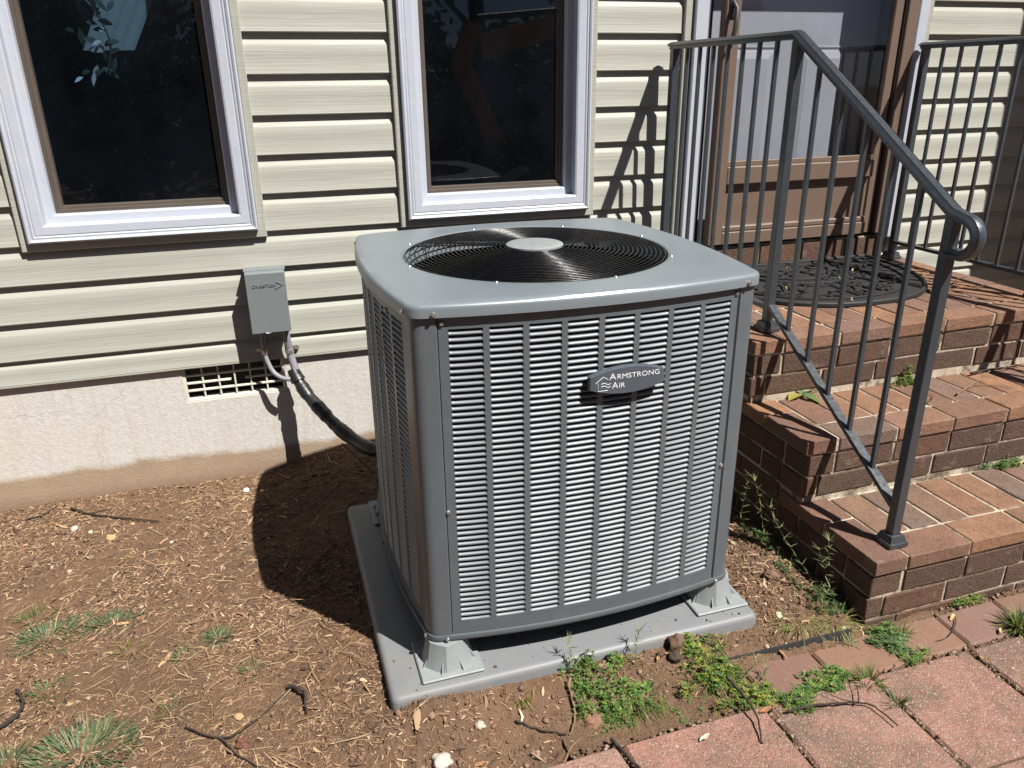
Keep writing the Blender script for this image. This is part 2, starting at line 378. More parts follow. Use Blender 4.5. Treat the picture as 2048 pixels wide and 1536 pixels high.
def np_mesh(name, verts, faces, mat, tint=None, smooth=False):
    me = bpy.data.meshes.new(name); n = faces.shape[1]
    me.vertices.add(len(verts)); me.vertices.foreach_set('co', np.asarray(verts, np.float32).ravel())
    me.loops.add(faces.size); me.loops.foreach_set('vertex_index', faces.astype(np.int32).ravel())
    me.polygons.add(len(faces)); me.polygons.foreach_set('loop_start', np.arange(0, faces.size, n, dtype=np.int32))
    me.update(calc_edges=True)
    if tint is not None:
        a = me.attributes.new('tint', 'FLOAT_COLOR', 'POINT'); c = np.ones((len(verts), 4), np.float32); c[:, :3] = tint; a.data.foreach_set('color', c.ravel())
    if smooth: me.polygons.foreach_set('use_smooth', np.ones(len(faces), bool))
    me.materials.append(mat); me.validate(); return me
struct(put('ground', np_mesh('ground', gv, gf, M['soil'], smooth=True)))
GX = np.array(gx); GY = np.array(gy); GZ = gv[:, 2].reshape(ny, nx)
def gh(x, y):
    i = int(np.clip(np.searchsorted(GX, x) - 1, 0, nx - 2)); j = int(np.clip(np.searchsorted(GY, y) - 1, 0, ny - 2))
    a = (x - GX[i]) / (GX[i + 1] - GX[i]); b = (y - GY[j]) / (GY[j + 1] - GY[j])
    return float((GZ[j, i] * (1 - a) + GZ[j, i + 1] * a) * (1 - b) + (GZ[j + 1, i] * (1 - a) + GZ[j + 1, i + 1] * a) * b)

# ------------------------------------------------------------------ house
house = thing('house', 'cream sided house with two tall white windows and a grey door behind the steps', 'house', (.85, .1, 0))
# foundation with an opening for the vent
VX0, VX1, VZ0, VZ1 = -.362, -.005, .305, .445
f = MB()
for a in ((-6, VX0, -.3, .47), (VX1, 9, -.3, .47), (VX0, VX1, -.3, VZ0), (VX0, VX1, VZ1, .47)): f.box(a[0], a[1], .0185, .20, a[2], a[3])
f.build('foundation_wall', M['stucco'], house)
# siding courses
WIN = [(-.383, .355), (.846, .352)]
WZ0, WZ1 = .897, 2.34          # channel outside
DX0, DX1, DZ1 = 1.575, 2.71, 2.85
EXP = .127
def course_mesh(L, h):
    pr = [(.018, 0), (.0, 0), (-.0012, .003), (.0, .006), (.001, .45 * EXP), (.002, .68 * EXP), (.0045, .735 * EXP), (.0122, .82 * EXP), (.0150, .89 * EXP), (.0154, 1.06 * EXP)]
    pr = [(y, z * h / EXP if z > .02 else z) for y, z in pr] + [(.0185, h * 1.06)]
    n = len(pr); vs = [(x, y, z) for x in (0, L) for y, z in pr]
    m = MB(); m.add(vs, [(i, i + 1, n + i + 1, n + i) for i in range(n - 1)]); 
    m.add(vs, [tuple(range(n)), tuple(range(2 * n - 1, n - 1, -1))])
    return m.mesh('siding_plank', M['siding'], 40)
cache = {}
def plank(x0, x1, z, h):
    k = (round(x1 - x0, 4), round(h, 4))
    if k not in cache: cache[k] = course_mesh(x1 - x0, h)
    put('siding_plank', cache[k], house, (x0, random.uniform(0, .0008), z))
for k in range(-10, 9):
    zb = 1.548 - .127 * k
    if k == 8:
        spans = [(-6, 2.0), (2.0, 9)]
    else:
        cut = []
        for c, hw in WIN:
            if zb + EXP > WZ0 + .02 and zb < WZ1 - .02: cut.append((c - hw - .022, c + hw + .022))
        if zb + EXP > .70 and zb < DZ1: cut.append((DX0, DX1))
        xs = -6; spans = []
        for a, b in sorted(cut): spans.append((xs, a)); xs = b
        spans.append((xs, 9))
    for a, b in spans: plank(a, b, zb, EXP)
plank(-6, 9, .447, .086)       # starter piece
st = MB(); st.box(-6, 9, .0, .018, .441, .4475, .001); st.build('starter_strip', M['siding'], house)
sh = MB()
for a, b, z0, z1 in ((-6, -.71, .447, 2.9), (-.055, .52, .447, 2.9), (1.17, 1.6, .447, 2.9), (2.69, 9, .447, 2.9), (-.71, -.055, .447, .94), (.52, 1.17, .447, .94), (1.6, 2.69, .447, .6), (-.71, -.055, 2.3, 2.9), (.52, 1.17, 2.3, 2.9), (1.6, 2.69, 2.82, 2.9)):
    sh.box(a, b, .0195, .045, z0, z1)
sh.build('wall', M['siding'], house)
ev = MB(); ev.box(-6, 9, -.32, .2, 2.9, 2.98, .004); ev.box(-6.1, 9.1, -.36, -.32, 2.87, 3.05, .004); ev.build('eave', M['white'], house)
rf = MB(); rf.prism([(-.42, 3.0), (4.5, 5.2), (4.5, 5.3), (-.42, 3.1)], 0, -6.2, 9.2); rf.build('roof', M['roof'], house)

def frame_mb(m, x0, x1, z0, z1, w, prof, y):
    """mitred frame: prof list of (d inward 0..1, out) from the outer edge in; closed against the wall"""
    pts = prof; n = len(pts)
    corners = [(x0, z0, 1, 1), (x1, z0, -1, 1), (x1, z1, -1, -1), (x0, z1, 1, -1)]
    vs = [(cx + sx * d * w, y - o, cz + sz * d * w) for cx, cz, sx, sz in corners for d, o in pts]
    fs = []
    for c in range(4):
        for i in range(n - 1):
            a = c * n + i; b = ((c + 1) % 4) * n + i; fs.append((a, b, b + 1, a + 1))
    m.add(vs, fs)
def window(cx, dx=0):
    x0, x1 = cx - .352, cx + .352; z0 = .924; z1 = 2.30
    m = MB(); frame_mb(m, x0, x1, z0, z1, .056, [(0, -.02), (0, .030), (.10, .034), (.2, .031), (.24, .027), (.34, .0285), (.42, .025), (.48, .0265), (.9, .0245), (1, .021), (1, -.02)], 0)
    w = m.build('window', M['white'], house, 25)
    j = MB(); frame_mb(j, x0 - .027, x1 + .027, z0 - .028, z1 + .027, .0265, [(0, -.012), (0, .010), (.12, .013), (.75, .013), (.95, .011), (1, .009), (1, -.012)], 0); j.build('channel', M['siding'], w, 30)
    ix0, ix1, iz0, iz1 = x0 + .056, x1 - .056, z0 + .056, z1 - .056
    st = MB(); frame_mb(st, ix0 - .003, ix1 + .003, iz0 - .003, iz1 + .003, .030, [(0, .015), (.02, -.016), (.84, -.018), (.95, -.021), (1, -.027), (1, -.07)], 0); st.build('stop', M['white'], w, 25)
    sx0, sx1, sz0, sz1 = ix0 + .024, ix1 - .024, iz0 + .024, iz1 - .024
    s = MB(); frame_mb(s, sx0, sx1, sz0, sz1, .026, [(0, -.07), (0, -.043), (.5, -.042), (.55, -.050), (.9, -.052), (1, -.062), (1, -.075)], 0); s.build('sash', M['sash'], w, 25)
    g = MB(); g.box(sx0 + .02, sx1 - .02, .062, .0655, sz0 + .02, sz1 - .02); g.build('pane', M['glass1'], w)
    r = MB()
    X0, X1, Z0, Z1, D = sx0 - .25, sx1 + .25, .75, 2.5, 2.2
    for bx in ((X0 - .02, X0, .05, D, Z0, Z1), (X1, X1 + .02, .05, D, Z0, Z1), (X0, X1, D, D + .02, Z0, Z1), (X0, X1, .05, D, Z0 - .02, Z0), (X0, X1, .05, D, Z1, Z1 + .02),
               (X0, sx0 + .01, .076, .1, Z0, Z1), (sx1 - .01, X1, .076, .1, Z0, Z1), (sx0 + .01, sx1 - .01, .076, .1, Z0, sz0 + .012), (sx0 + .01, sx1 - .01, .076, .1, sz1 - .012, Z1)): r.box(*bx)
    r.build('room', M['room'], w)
    return w
w1 = window(-.383); w2 = window(.846)

# foundation vent
v = MB(); frame_mb(v, VX0, VX1, VZ0, VZ1, .011, [(0, -.05), (0, -.022), (.6, -.021), (1, -.024), (1, -.05)], 0)
vent = v.build('vent', M['vent'], house, 25)
for i in range(1, 6):
    b = MB(); x = VX0 + .012 + i * (VX1 - VX0 - .024) / 6; b.box(x - .0030, x + .0030, .0265, .040, VZ0 + .012, VZ1 - .012, .001); b.build('vent_bar', M['vent'], vent)
for i in range(1, 4):
    z = VZ0 + .012 + i * (VZ1 - VZ0 - .024) / 4
    # the second bar is broken in the middle
    for a, c in ([(VX0 + .012, VX0 + .165), (VX0 + .215, VX1 - .012)] if i == 2 else [(VX0 + .012, VX1 - .012)]):
        b = MB(); b.box(a, c, .0245, .038, z - .0030, z + .0030, .001); b.build('vent_bar', M['vent'], vent)
b = MB(); b.box(VX0 + .001, VX1 - .001, .09, .1, VZ0, VZ1); b.build('vent_back', M['dark'], vent)

# ---- door
fr = MB()
# white side trims and head
for a, c in ((1.612, 1.668), (2.636, 2.688)): fr.box(a, c, -.028, .05, .712, 2.78, .004)
fr.box(1.612, 2.688, -.028, .05, 2.78, 2.84, .004)
trim = fr.build('door_trim', M['white'], house)
j = MB(); j.box(1.576, 1.606, -.013, .02, .632, 2.85, .003); j.box(2.694, 2.720, -.013, .02, .632, 2.85, .003); j.build('trim_channel', M['siding'], trim)
jb = MB()
for a, c in ((1.668, 1.732), (2.60, 2.636)): jb.box(a, c, .055, .30, .712, 2.78)
jb.box(1.668, 2.636, .055, .30, 2.70, 2.78); jb.box(1.668, 2.636, .02, .30, .712, .735)
jb.build('door_jamb', M['dkbrown'], trim)
wsx = MB(); wsx.box(1.700, 1.706, .028, .055, .74, 2.7); wsx.build('weather_strip', M['white'], trim)
# storm door
SX0, SX1 = 1.735, 2.630
def bbox(name, x0, x1, y0, y1, z0, z1, mat, par, b=.003): m = MB(); m.box(x0, x1, y0, y1, z0, z1, b); return m.build(name, mat, par)
sdoor = bbox('storm_door', 1.737, 1.803, -.030, .012, .738, 2.70, M['brown'], house, .004)
bbox('stile', 2.528, 2.570, -.012, .012, .738, 2.70, M['brown'], sdoor)
bbox('hinge_bar', 2.578, 2.632, -.030, .02, .736, 2.72, M['brown'], sdoor)
bbox('edge_bar', 2.571, 2.577, -.022, .0, .738, 2.70, M['dkbrown'], sdoor)
bbox('rail', 1.803, 2.528, -.028, .012, .984, 1.055, M['brown'], sdoor, .004)
bbox('rail', 1.803, 2.528, -.012, .012, 1.055, 1.075, M['brown'], sdoor, .002)
bbox('rail', 1.803, 2.528, -.028, .012, 2.62, 2.70, M['brown'], sdoor)
bbox('rail', 1.803, 2.528, -.012, .0, 1.935, 1.975, M['brown'], sdoor)
bbox('rail', 1.803, 2.528, -.028, .012, .738, .790, M['brown'], sdoor, .003)
bbox('rail', 1.803, 2.528, -.022, .012, .790, .814, M['brown'], sdoor, .005)
kp = MB(); kp.box(1.803, 2.528, -.004, .008, .814, .984); kp.build('kick_panel', M['brown'], sdoor)
gp = MB(); gp.box(1.80, 2.531, .001, .004, 1.072, 2.63); gp.build('pane', M['glass2'], sdoor)
hd = MB(); hd.tube([(1.763, -.03, 1.66), (1.763, -.062, 1.63), (1.758, -.066, 1.56), (1.745, -.062, 1.50), (1.742, -.03, 1.47)], [.008, .008, .009, .008, .006], 8); hd.box(1.748, 1.776, -.036, -.029, 1.60, 1.72, .003); hd.build('handle', M['steel'], sdoor, 50)
# entry door, six raised panels
ed = MB(); ed.box(1.73, 2.61, .16, .20, .738, 2.72)
edo = ed.build('entry_door', M['door'], house)
def dpanel(x0, x1, z0, z1):
    m = MB(); frame_mb(m, x0, x1, z0, z1, .05, [(0, -.005), (0, .002), (.12, .003), (.3, -.001), (.42, .0005), (.44, .003), (1, .010), (1, -.005)], .158)
    m.box(x0 + .05, x1 - .05, .1475, .159, z0 + .05, z1 - .05); m.build('door_panel', M['door'], edo)
for x0, x1 in ((1.858, 2.115), (2.205, 2.462)):
    dpanel(x0, x1, .93, 1.512); dpanel(x0, x1, 1.70, 2.26); dpanel(x0, x1, 2.36, 2.60)

# ------------------------------------------------------------------ brick steps
SX, SE = 1.407, 2.716
STEP = [(.623, -.8895), (.4135, -1.1845), (.209, -1.498)]   # top z, nosing y
steps = thing('brick_steps', 'three brown brick steps with light mortar leading up to the door', 'steps', ((SX + SE) / 2, -.75, 0))
BR = {}
def brick(cx, cy, cz, lx, ly, lz, mat, gap=.010):
    lx -= gap if lx > .102 else 0; ly -= gap if ly > .1005 else 0; 
    k = (round(lx, 3), round(ly, 3), round(lz, 3), mat, random.randint(0, 2))
    if k not in BR:
        m = MB(); m.box(-lx / 2, lx / 2, -ly / 2, ly / 2, -lz / 2, lz / 2, random.uniform(.0012, .003), 0, .0014); BR[k] = m.mesh('brick', M[mat], 0)
    return put('brick', BR[k], steps, (cx + random.uniform(-.0015, .0015), cy + random.uniform(-.0015, .0015), cz + random.uniform(-.001, .001)),
               (random.uniform(-.004, .004), random.uniform(-.004, .004), random.uniform(-.006, .006)))
def cuts(a, b, L, off):
    out = [a]; q = a + (off * L if off > 0 else L)
    while q < b - .055: out.append(q); q += L
    return out + [b]
def row_x(x0, x1, cy, cz, ly, lz, L, mat, off=0):
    c = cuts(x0 - .005, x1 + .005, L, off)
    for p, q in zip(c, c[1:]): brick((p + q) / 2, cy, cz, q - p, ly, lz, mat)
def row_y(y0, y1, cx, cz, lx, lz, L, mat, off=0):       # y0 is the front (smaller y)
    c = cuts(y0 - .005, y1 + .005, L, off)
    for p, q in zip(c, c[1:]): brick(cx, (p + q) / 2, cz, lx, q - p, lz, mat)
CC, CH, PL, JT = .042, .061, .2135, .010
for i, (zt, yn) in enumerate(STEP):
    yback = 0.0 if i == 0 else STEP[i - 1][1] + .010
    cz = zt - CC / 2
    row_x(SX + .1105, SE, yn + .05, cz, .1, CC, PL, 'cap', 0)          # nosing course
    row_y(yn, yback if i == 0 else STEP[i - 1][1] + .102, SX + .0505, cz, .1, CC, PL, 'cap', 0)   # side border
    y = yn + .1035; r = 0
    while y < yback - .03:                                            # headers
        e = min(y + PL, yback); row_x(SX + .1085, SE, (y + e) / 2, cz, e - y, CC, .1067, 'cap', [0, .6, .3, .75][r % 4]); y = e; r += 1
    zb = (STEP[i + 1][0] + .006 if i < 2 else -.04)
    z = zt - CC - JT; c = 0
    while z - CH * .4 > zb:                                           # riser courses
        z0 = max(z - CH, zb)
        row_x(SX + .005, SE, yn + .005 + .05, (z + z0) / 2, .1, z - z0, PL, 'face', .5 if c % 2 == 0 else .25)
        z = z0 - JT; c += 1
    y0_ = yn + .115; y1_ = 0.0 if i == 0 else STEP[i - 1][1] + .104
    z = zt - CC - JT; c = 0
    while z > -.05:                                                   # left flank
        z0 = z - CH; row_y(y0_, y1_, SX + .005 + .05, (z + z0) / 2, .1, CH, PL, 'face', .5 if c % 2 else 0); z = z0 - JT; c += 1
mc = MB()
for i, (zt, yn) in enumerate(STEP):
    yb = .012 if i == 0 else STEP[i - 1][1] + .05
    mc.box(SX + .0095 + .0005 * i, SE - .02, yn + .0095, yb, -.1, zt - .009 - .0005 * i)
    mc.box(SX + .0048, SE - .004, yn + .0048, yb - .02 if i else .008, zt - CC - .004, zt - .0042 - .0005 * i)
mc.build('mortar', M['mortar'], steps)
# sill course under the door
x = 1.58
while x < 2.60:
    brick(x + PL / 2, .022, .668, PL, .07, .098, 'face'); x += PL
ms = MB(); ms.box(1.58, 2.645, -.006, .012, .617, .722); ms.build('mortar', M['mortar'], steps)

# ------------------------------------------------------------------ railings
PX = 1.512
def build_rail(px, label):
    t = thing('handrail', label, 'railing', (px, -.75, .41), 'black iron railings on the steps')
    side = (1, 0, 0)
    cap_prof = [(-.022, 0), (-.022, .004), (-.016, .0105), (-.0135, .0075), (-.010, .0125), (0, .0145), (.010, .0125), (.0135, .0075), (.016, .0105), (.022, .004), (.022, 0), (.013, -.001), (.013, -.011), (-.013, -.011), (-.013, -.001)]
    path = [(px, -.045, 1.503), (px, -.40, 1.503), (px, -.782, 1.503), (px, -1.10, 1.306), (px, -1.43, 1.097)]
    c = Vector((px, -1.466, 1.047)); R = .041
    for k in range(11):
        a = radians(58 - k * 24); path.append((px, c.y - R * cos(a) if False else c.y - R * sin(radians(20 + k * 17)) * 1.0, c.z + R * cos(radians(20 + k * 17))))
    path += [(px, -1.452, 1.0065), (px, -1.437, 1.0075)]
    m = MB(); m.sweep([Vector(q) for q in path], [(a, -b) for a, b in cap_prof], side); m.build('top_rail', M['rail'], t, 35)
    def post(y, z0, z1, shoe=True, w=.0135):
        m = MB(); m.box(px - w, px + w, y - w, y + w, z0, z1, .0015); p = m.build('post', M['rail'], t)
        if shoe:
            m = MB(); q = [(.030, 0), (.030, .011), (.026, .0125), (.021, .030), (.015, .032)]
            vs = [(px + sx * a, y + sy * a, z0 + .002 + h) for a, h in q for sx, sy in ((-1, -1), (1, -1), (1, 1), (-1, 1))]
            fs = [(i * 4 + k, i * 4 + (k + 1) % 4, i * 4 + 4 + (k + 1) % 4, i * 4 + 4 + k) for i in range(len(q) - 1) for k in range(4)]
            m.add(vs, fs); m.build('shoe', M['rail'], p)
        return p
    post(-.066, .623, 1.495); post(-.788, .623, 1.49); post(-1.432, .209, 1.087)
    def bar(a, b, w=.0127, h=.0065):
        m = MB(); m.sweep([Vector(a), Vector(b)], [(-w, -h), (w, -h), (w, h), (-w, h)], side); m.build('bottom_rail', M['rail'], t)
    bar((px, -.08, .70), (px, -.775, .70)); bar((px, -.80, .708), (px, -1.42, .320))
    bw = .0060
    for y in (-.157, -.245, -.333, -.422, -.510, -.599, -.688):
        m = MB(); m.box(px - bw, px + bw, y - bw, y + bw, .694, 1.494, .0008); m.build('baluster', M['rail'], t)
    for i in range(5):
        y = -.895 - .107 * i; zt = 1.503 + (y + .782) * .62 - .004; zb = .708 + (y + .80) * .626 - .010
        m = MB(); m.box(px - bw, px + bw, y - bw, y + bw, zb, zt, .0008); m.build('baluster', M['rail'], t)
    return t
build_rail(PX, 'black iron railing with curled end standing beside the grey condenser')
build_rail(2.663, 'far black iron railing along the right edge of the brick landing')

# ------------------------------------------------------------------ path
path = struct(put('path', None, None, (1.2, -1.9, 0)))
def slab(name, x0, x1, y0, y1, z1, th, mat, jit, parent, bev=.006):
    m = MB(); m.box(x0, x1, y0, y1, z1 - th, z1, bev, 0, jit); return m.build(name, mat, parent)
x = 1.007
for i in range(9):
    a = x + i * .2055
    if a > 2.9: break
    slab('edging_brick', a + .002, a + .2035, -1.640 + random.uniform(-.003, .003), -1.514, .002 + random.uniform(-.003, .003), .05, M['edge'], .0025, path)
xs = [.40, .612, .990, 1.298, 1.606, 1.914, 2.222, 2.53, 2.84]
for r in range(7):
    for i in range(len(xs) - 1):
        y1 = -1.650 - r * .3075; a, c = xs[i], xs[i + 1]
        slab('paver', a + .004, c - .004, y1 - .2995, y1 + random.uniform(-.003, .003), .001 + random.uniform(-.003, .004), .05, M['paver'], .0025, path, .007)
pb = MB(); pb.box(.5, 2.85, -3.9, -1.52, -.06, -.011); struct(pb.build('path_bed', M['soil'], path)); 

# edging strip
def ribbon(m, pts, h, th=.003):
    n = len(pts); vs = []
    for i, (x, y, z) in enumerate(pts): vs += [(x, y - th / 2, z - .03), (x, y - th / 2, z + h), (x, y + th / 2, z + h), (x, y + th / 2, z - .03)]
    fs = [(i * 4 + k, i * 4 + 4 + k, i * 4 + 4 + (k + 1) % 4, i * 4 + (k + 1) % 4) for i in range(n - 1) for k in range(4)] + [(0, 1, 2, 3), (4 * n - 1, 4 * n - 2, 4 * n - 3, 4 * n - 4)]
    m.add(vs, fs)
e = MB(); ribbon(e, [(.78, -1.492, -.004), (.87, -1.496, .0), (.95, -1.503, .003), (1.05, -1.508, .007), (1.15, -1.514, .012), (1.25, -1.520, .018), (1.337, -1.527, .023)], .018)
tag(e.build('lawn_edging', M['edging']), 'black plastic edging strip between the pad and the brick path', 'edging')
e = MB(); ribbon(e, [(.30, -1.474, .004), (.36, -1.478, .006), (.42, -1.483, .004)], .012)
tag(e.build('lawn_edging', M['edging']), 'short broken piece of black edging in the soil before the pad', 'edging')

# ------------------------------------------------------------------ equipment pad
pad = MB()
px0, px1, py0, py1 = .138, 1.112, -1.436, -.515; r0 = .012
def rr(x0, x1, y0, y1, r, n=5):
    out = []
    for cx, cy, a0 in ((x1 - r, y0 + r, -90), (x1 - r, y1 - r, 0), (x0 + r, y1 - r, 90), (x0 + r, y0 + r, 180)):
        for k in range(n): a = radians(a0 + 90 * k / (n - 1)); out.append((cx + r * cos(a), cy + r * sin(a)))
    return out
loops = [(0, -.03), (0, .060), (.0015, .066), (.005, .0715), (.010, .0742), (.016, .075), (.35, .076)]
vs = []; n = 20
for d, z in loops: vs += [(x, y, z) for x, y in rr(px0 + d, px1 - d, py0 + d, py1 - d, max(.004, .018 - d * .5))]
fs = [(i * n + k, i * n + (k + 1) % n, i * n + n + (k + 1) % n, i * n + n + k) for i in range(len(loops) - 1) for k in range(n)] + [tuple((len(loops) - 1) * n + k for k in range(n))]
pad.add(vs, fs)
tag(pad.build('equipment_pad', M['pad'], None, 50), 'grey plastic pad on the soil under the condenser', 'pad')

# ------------------------------------------------------------------ condenser
AX, AY, AH, BU = .6525, -.958, .400, .040
ac = thing('condenser', 'grey louvred air conditioner condenser with black fan guard on top', 'air conditioner', (AX, AY, .075))
def outline(h=AH, b=BU, rs=.948, grow=0.0, n=14, nc=6):
    pts = []
    for k in range(4):
        a = k * pi / 2 - pi / 2            # side normals: -y, +x, +y, -x
        nx_, ny_ = cos(a), sin(a); tx, ty = -ny_, nx_
        side = []
        for i in range(n + 1):
            s = -rs + 2 * rs * i / n; o = h + b * (1 - s * s) + grow
            side.append((nx_ * o + tx * s * h, ny_ * o + ty * s * h))
        pts.append(side)
    out = []
    for k in range(4):
        out += pts[k]
        p0 = Vector(pts[k][-1]); p2 = Vector(pts[(k + 1) % 4][0]); d = (Vector(pts[k][-1]) - Vector(pts[k][-2])).normalized(); d2 = (Vector(pts[(k + 1) % 4][0]) - Vector(pts[(k + 1) % 4][1])).normalized()
        # intersection of the two tangents
        den = d.x * d2.y - d.y * d2.x; w = p2 - p0; t = (w.x * d2.y - w.y * d2.x) / den; c = p0 + d * t
        for i in range(1, nc):
            u = i / nc; q = p0 * (1 - u) ** 2 + c * 2 * u * (1 - u) + p2 * u * u; out.append((q.x, q.y))
    return out
def face_pt(side, s, depth=0.0):
    a = side * pi / 2 - pi / 2; nx_, ny_ = cos(a), sin(a); tx, ty = -ny_, nx_
    o = AH + BU * (1 - s * s) - depth
    return (AX + nx_ * o + tx * s * AH, AY + ny_ * o + ty * s * AH)
def loft(m, loops, closed_top=False, closed_bot=False):
    n = len(loops[0]); vs = [q for L in loops for q in L]
    fs = [(i * n + k, i * n + (k + 1) % n, i * n + n + (k + 1) % n, i * n + n + k) for i in range(len(loops) - 1) for k in range(n)]
    if closed_top: fs.append(tuple((len(loops) - 1) * n + k for k in range(n)))
    if closed_bot: fs.append(tuple(range(n - 1, -1, -1)))
    m.add(vs, fs)
O = outline(); NO = len(O)
# lid
ZL0, ZL1 = .9535, .981
lid = MB(); L = []
def ol(grow, z, sc=1): return [(AX + x * sc, AY + y * sc, z) for x, y in outline(grow=grow)]
HR = .338
def lerp_loop(t, z): 
    res = []
    for (x, y) in outline(grow=.009 - .004):
        a = math.atan2(y, x); hx, hy = HR * 1.03 * cos(a), HR * 1.03 * sin(a)
        res.append((AX + hx + (x - hx) * t, AY + hy + (y - hy) * t, z))
    return res
def ring(r, z): return [(AX + r * cos(math.atan2(y, x)), AY + r * sin(math.atan2(y, x)), z) for x, y in O]
L += [ol(.004, ZL0 - .0005), ol(.009, ZL0), ol(.009, ZL1 - .010), ol(.0082, ZL1 - .006), ol(.0062, ZL1 - .0028), ol(.003, ZL1 - .0008)]
L += [lerp_loop(t, z) for t, z in ((.975, ZL1), (.8, ZL1 + .0012), (.5, ZL1 + .0026), (.25, ZL1 + .0034), (.1, ZL1 + .0034))]
L += [ring(HR * 1.03, ZL1 + .003), ring(HR * 1.012, ZL1 + .0015), ring(HR, ZL1 - .004), ring(HR * .995, ZL1 - .05)]
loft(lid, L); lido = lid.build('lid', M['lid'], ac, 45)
# corner posts
def post_mb(side, z0, z1, s0=.885):
    m = MB(); seg = []
    A_ = [face_pt(side, s0 + (.948 - s0) * i / 4) for i in range(5)]
    k0 = side * (15 + 5)                 # index of side start in the outline
    corner = [(AX + O[(k0 + 15 + i) % NO][0], AY + O[(k0 + 15 + i) % NO][1]) for i in range(5)]
    B_ = [face_pt((side + 1) % 4, -.948 + (.948 - s0) * i / 4) for i in range(5)]
    pts = A_ + corner + B_
    inner = [(AX + (x - AX) * .965, AY + (y - AY) * .965) for x, y in pts]
    poly = pts + inner[::-1]
    m.prism(poly, 2, z0, z1); return m
for sdx in range(4): post_mb(sdx, .166, ZL0 - .002).build('corner_post', M['ac'], ac, 40)
# base pan
bp = MB(); loft(bp, [ol(-.05, .150), ol(.0, .150), ol(.0035, .1525), ol(.0045, .160), ol(.0035, .1655), ol(-.02, .1665)], True, True); bp.build('base_pan', M['ac'], ac, 50)
# louvre panels (front and left get louvres, the two hidden sides are built the same way)
S0 = .872; NC, NR = 8, 52
ZLO, ZHI = .199, .925
def s_of(u): return u            # u in [-1,1]
cw = .0712 / AH; gapw = (2 * .823 - NC * cw) / (NC - 1)
cols = [(-.823 + i * (cw + gapw), -.823 + i * (cw + gapw) + cw) for i in range(NC)]
PD = .003
def panel_mesh(side, simple=False):
    m = MB(); th = .0016
    def patch(s0, s1, z0, z1, n):
        vs = []; 
        for i in range(n + 1):
            s = s0 + (s1 - s0) * i / n
            for d in (PD, PD + th):
                x, y = face_pt(side, s, d)
                for z in (z0, z1): vs.append((x, y, z))
        fs = []
        for i in range(n):
            a = i * 4; fs += [(a, a + 4, a + 5, a + 1), (a + 2, a + 3, a + 7, a + 6), (a, a + 2, a + 6, a + 4), (a + 1, a + 5, a + 7, a + 3)]
        fs += [(0, 1, 3, 2), (n * 4, n * 4 + 2, n * 4 + 3, n * 4 + 1)]
        m.add(vs, fs)
    patch(-S0, S0, .1672, ZLO, 16); patch(-S0, S0, ZHI, ZL0 - .0035, 16)
    edges = [-S0] + [e for c in cols for e in c] + [S0]
    for i in range(0, len(edges), 2): patch(edges[i], edges[i + 1], ZLO, ZHI, 1)
    return m
pitch = (ZHI - ZLO) / NR
def louvre_mesh():
    # local: x along the panel, y outward negative, z up; profile is a scoop that closes at its ends
    prof = [(.0100, .0092), (.0070, .0086), (.0038, .0071), (.0014, .0050), (.0003, .0033), (.0005, .0016), (.0022, .0005)]
    w = .0712; xs_ = [(-w / 2, .0), (-w / 2 + .0018, .55), (-w / 2 + .006, 1), (0, 1), (w / 2 - .006, 1), (w / 2 - .0018, .55), (w / 2, .0)]
    m = MB(); n = len(prof); vs = []
    for x, k in xs_:
        for (y, z) in prof:
            yy = .0004 + (y - .0004) * (k * .75 + .25); vs.append((x, yy, z * (pitch / .0145)))
    fs = [(i * n + k, i * n + k + 1, (i + 1) * n + k + 1, (i + 1) * n + k) for i in range(len(xs_) - 1) for k in range(n - 1)]
    m.add(vs, fs); return m
lm = louvre_mesh()
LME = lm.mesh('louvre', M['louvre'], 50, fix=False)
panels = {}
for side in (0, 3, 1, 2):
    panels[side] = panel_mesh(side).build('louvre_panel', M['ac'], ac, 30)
singles = []; rest = {0: MB(), 1: MB(), 2: MB(), 3: MB()}
def place_louvre(side, c, r):
    sc = (cols[c][0] + cols[c][1]) / 2; x, y = face_pt(side, sc, PD)
    x0, y0 = face_pt(side, cols[c][0]); x1, y1 = face_pt(side, cols[c][1]); ang = math.atan2(y1 - y0, x1 - x0)
    return x, y, ZLO + r * pitch, ang
camv = Vector(cam.location)
allL = sorted(((0, c, r) for c in range(NC) for r in range(NR)), key=lambda q: (Vector(place_louvre(*q)[:3]) - camv).length)
for q in allL[:300]:
    x, y, z, a = place_louvre(*q); put('louvre', LME, panels[0], (x, y, z), (0, 0, a))
lv = np.array(lm.v); 
def add_rest(side, q):
    x, y, z, a = place_louvre(*q); R = np.array([[cos(a), -sin(a), 0], [sin(a), cos(a), 0], [0, 0, 1]])
    rest[side].add((lv @ R.T + np.array([x, y, z])).tolist(), lm.f)
for q in allL[300:]: add_rest(0, q)
for side in (3, 1, 2):
    for c in range(NC):
        for r in range(NR): add_rest(side, (side, c, r))
for side in rest:
    o = rest[side].build('louvre', M['louvre'], panels[side], 50, fix=False); o['kind'] = 'stuff'
# inner coil
co = MB(); inner = [(AX + x * .93, AY + y * .93) for x, y in outline()]
loft(co, [[(x, y, .17) for x, y in inner], [(x, y, .94) for x, y in inner]], False, True); co.build('coil', M['dark'], ac, 40)
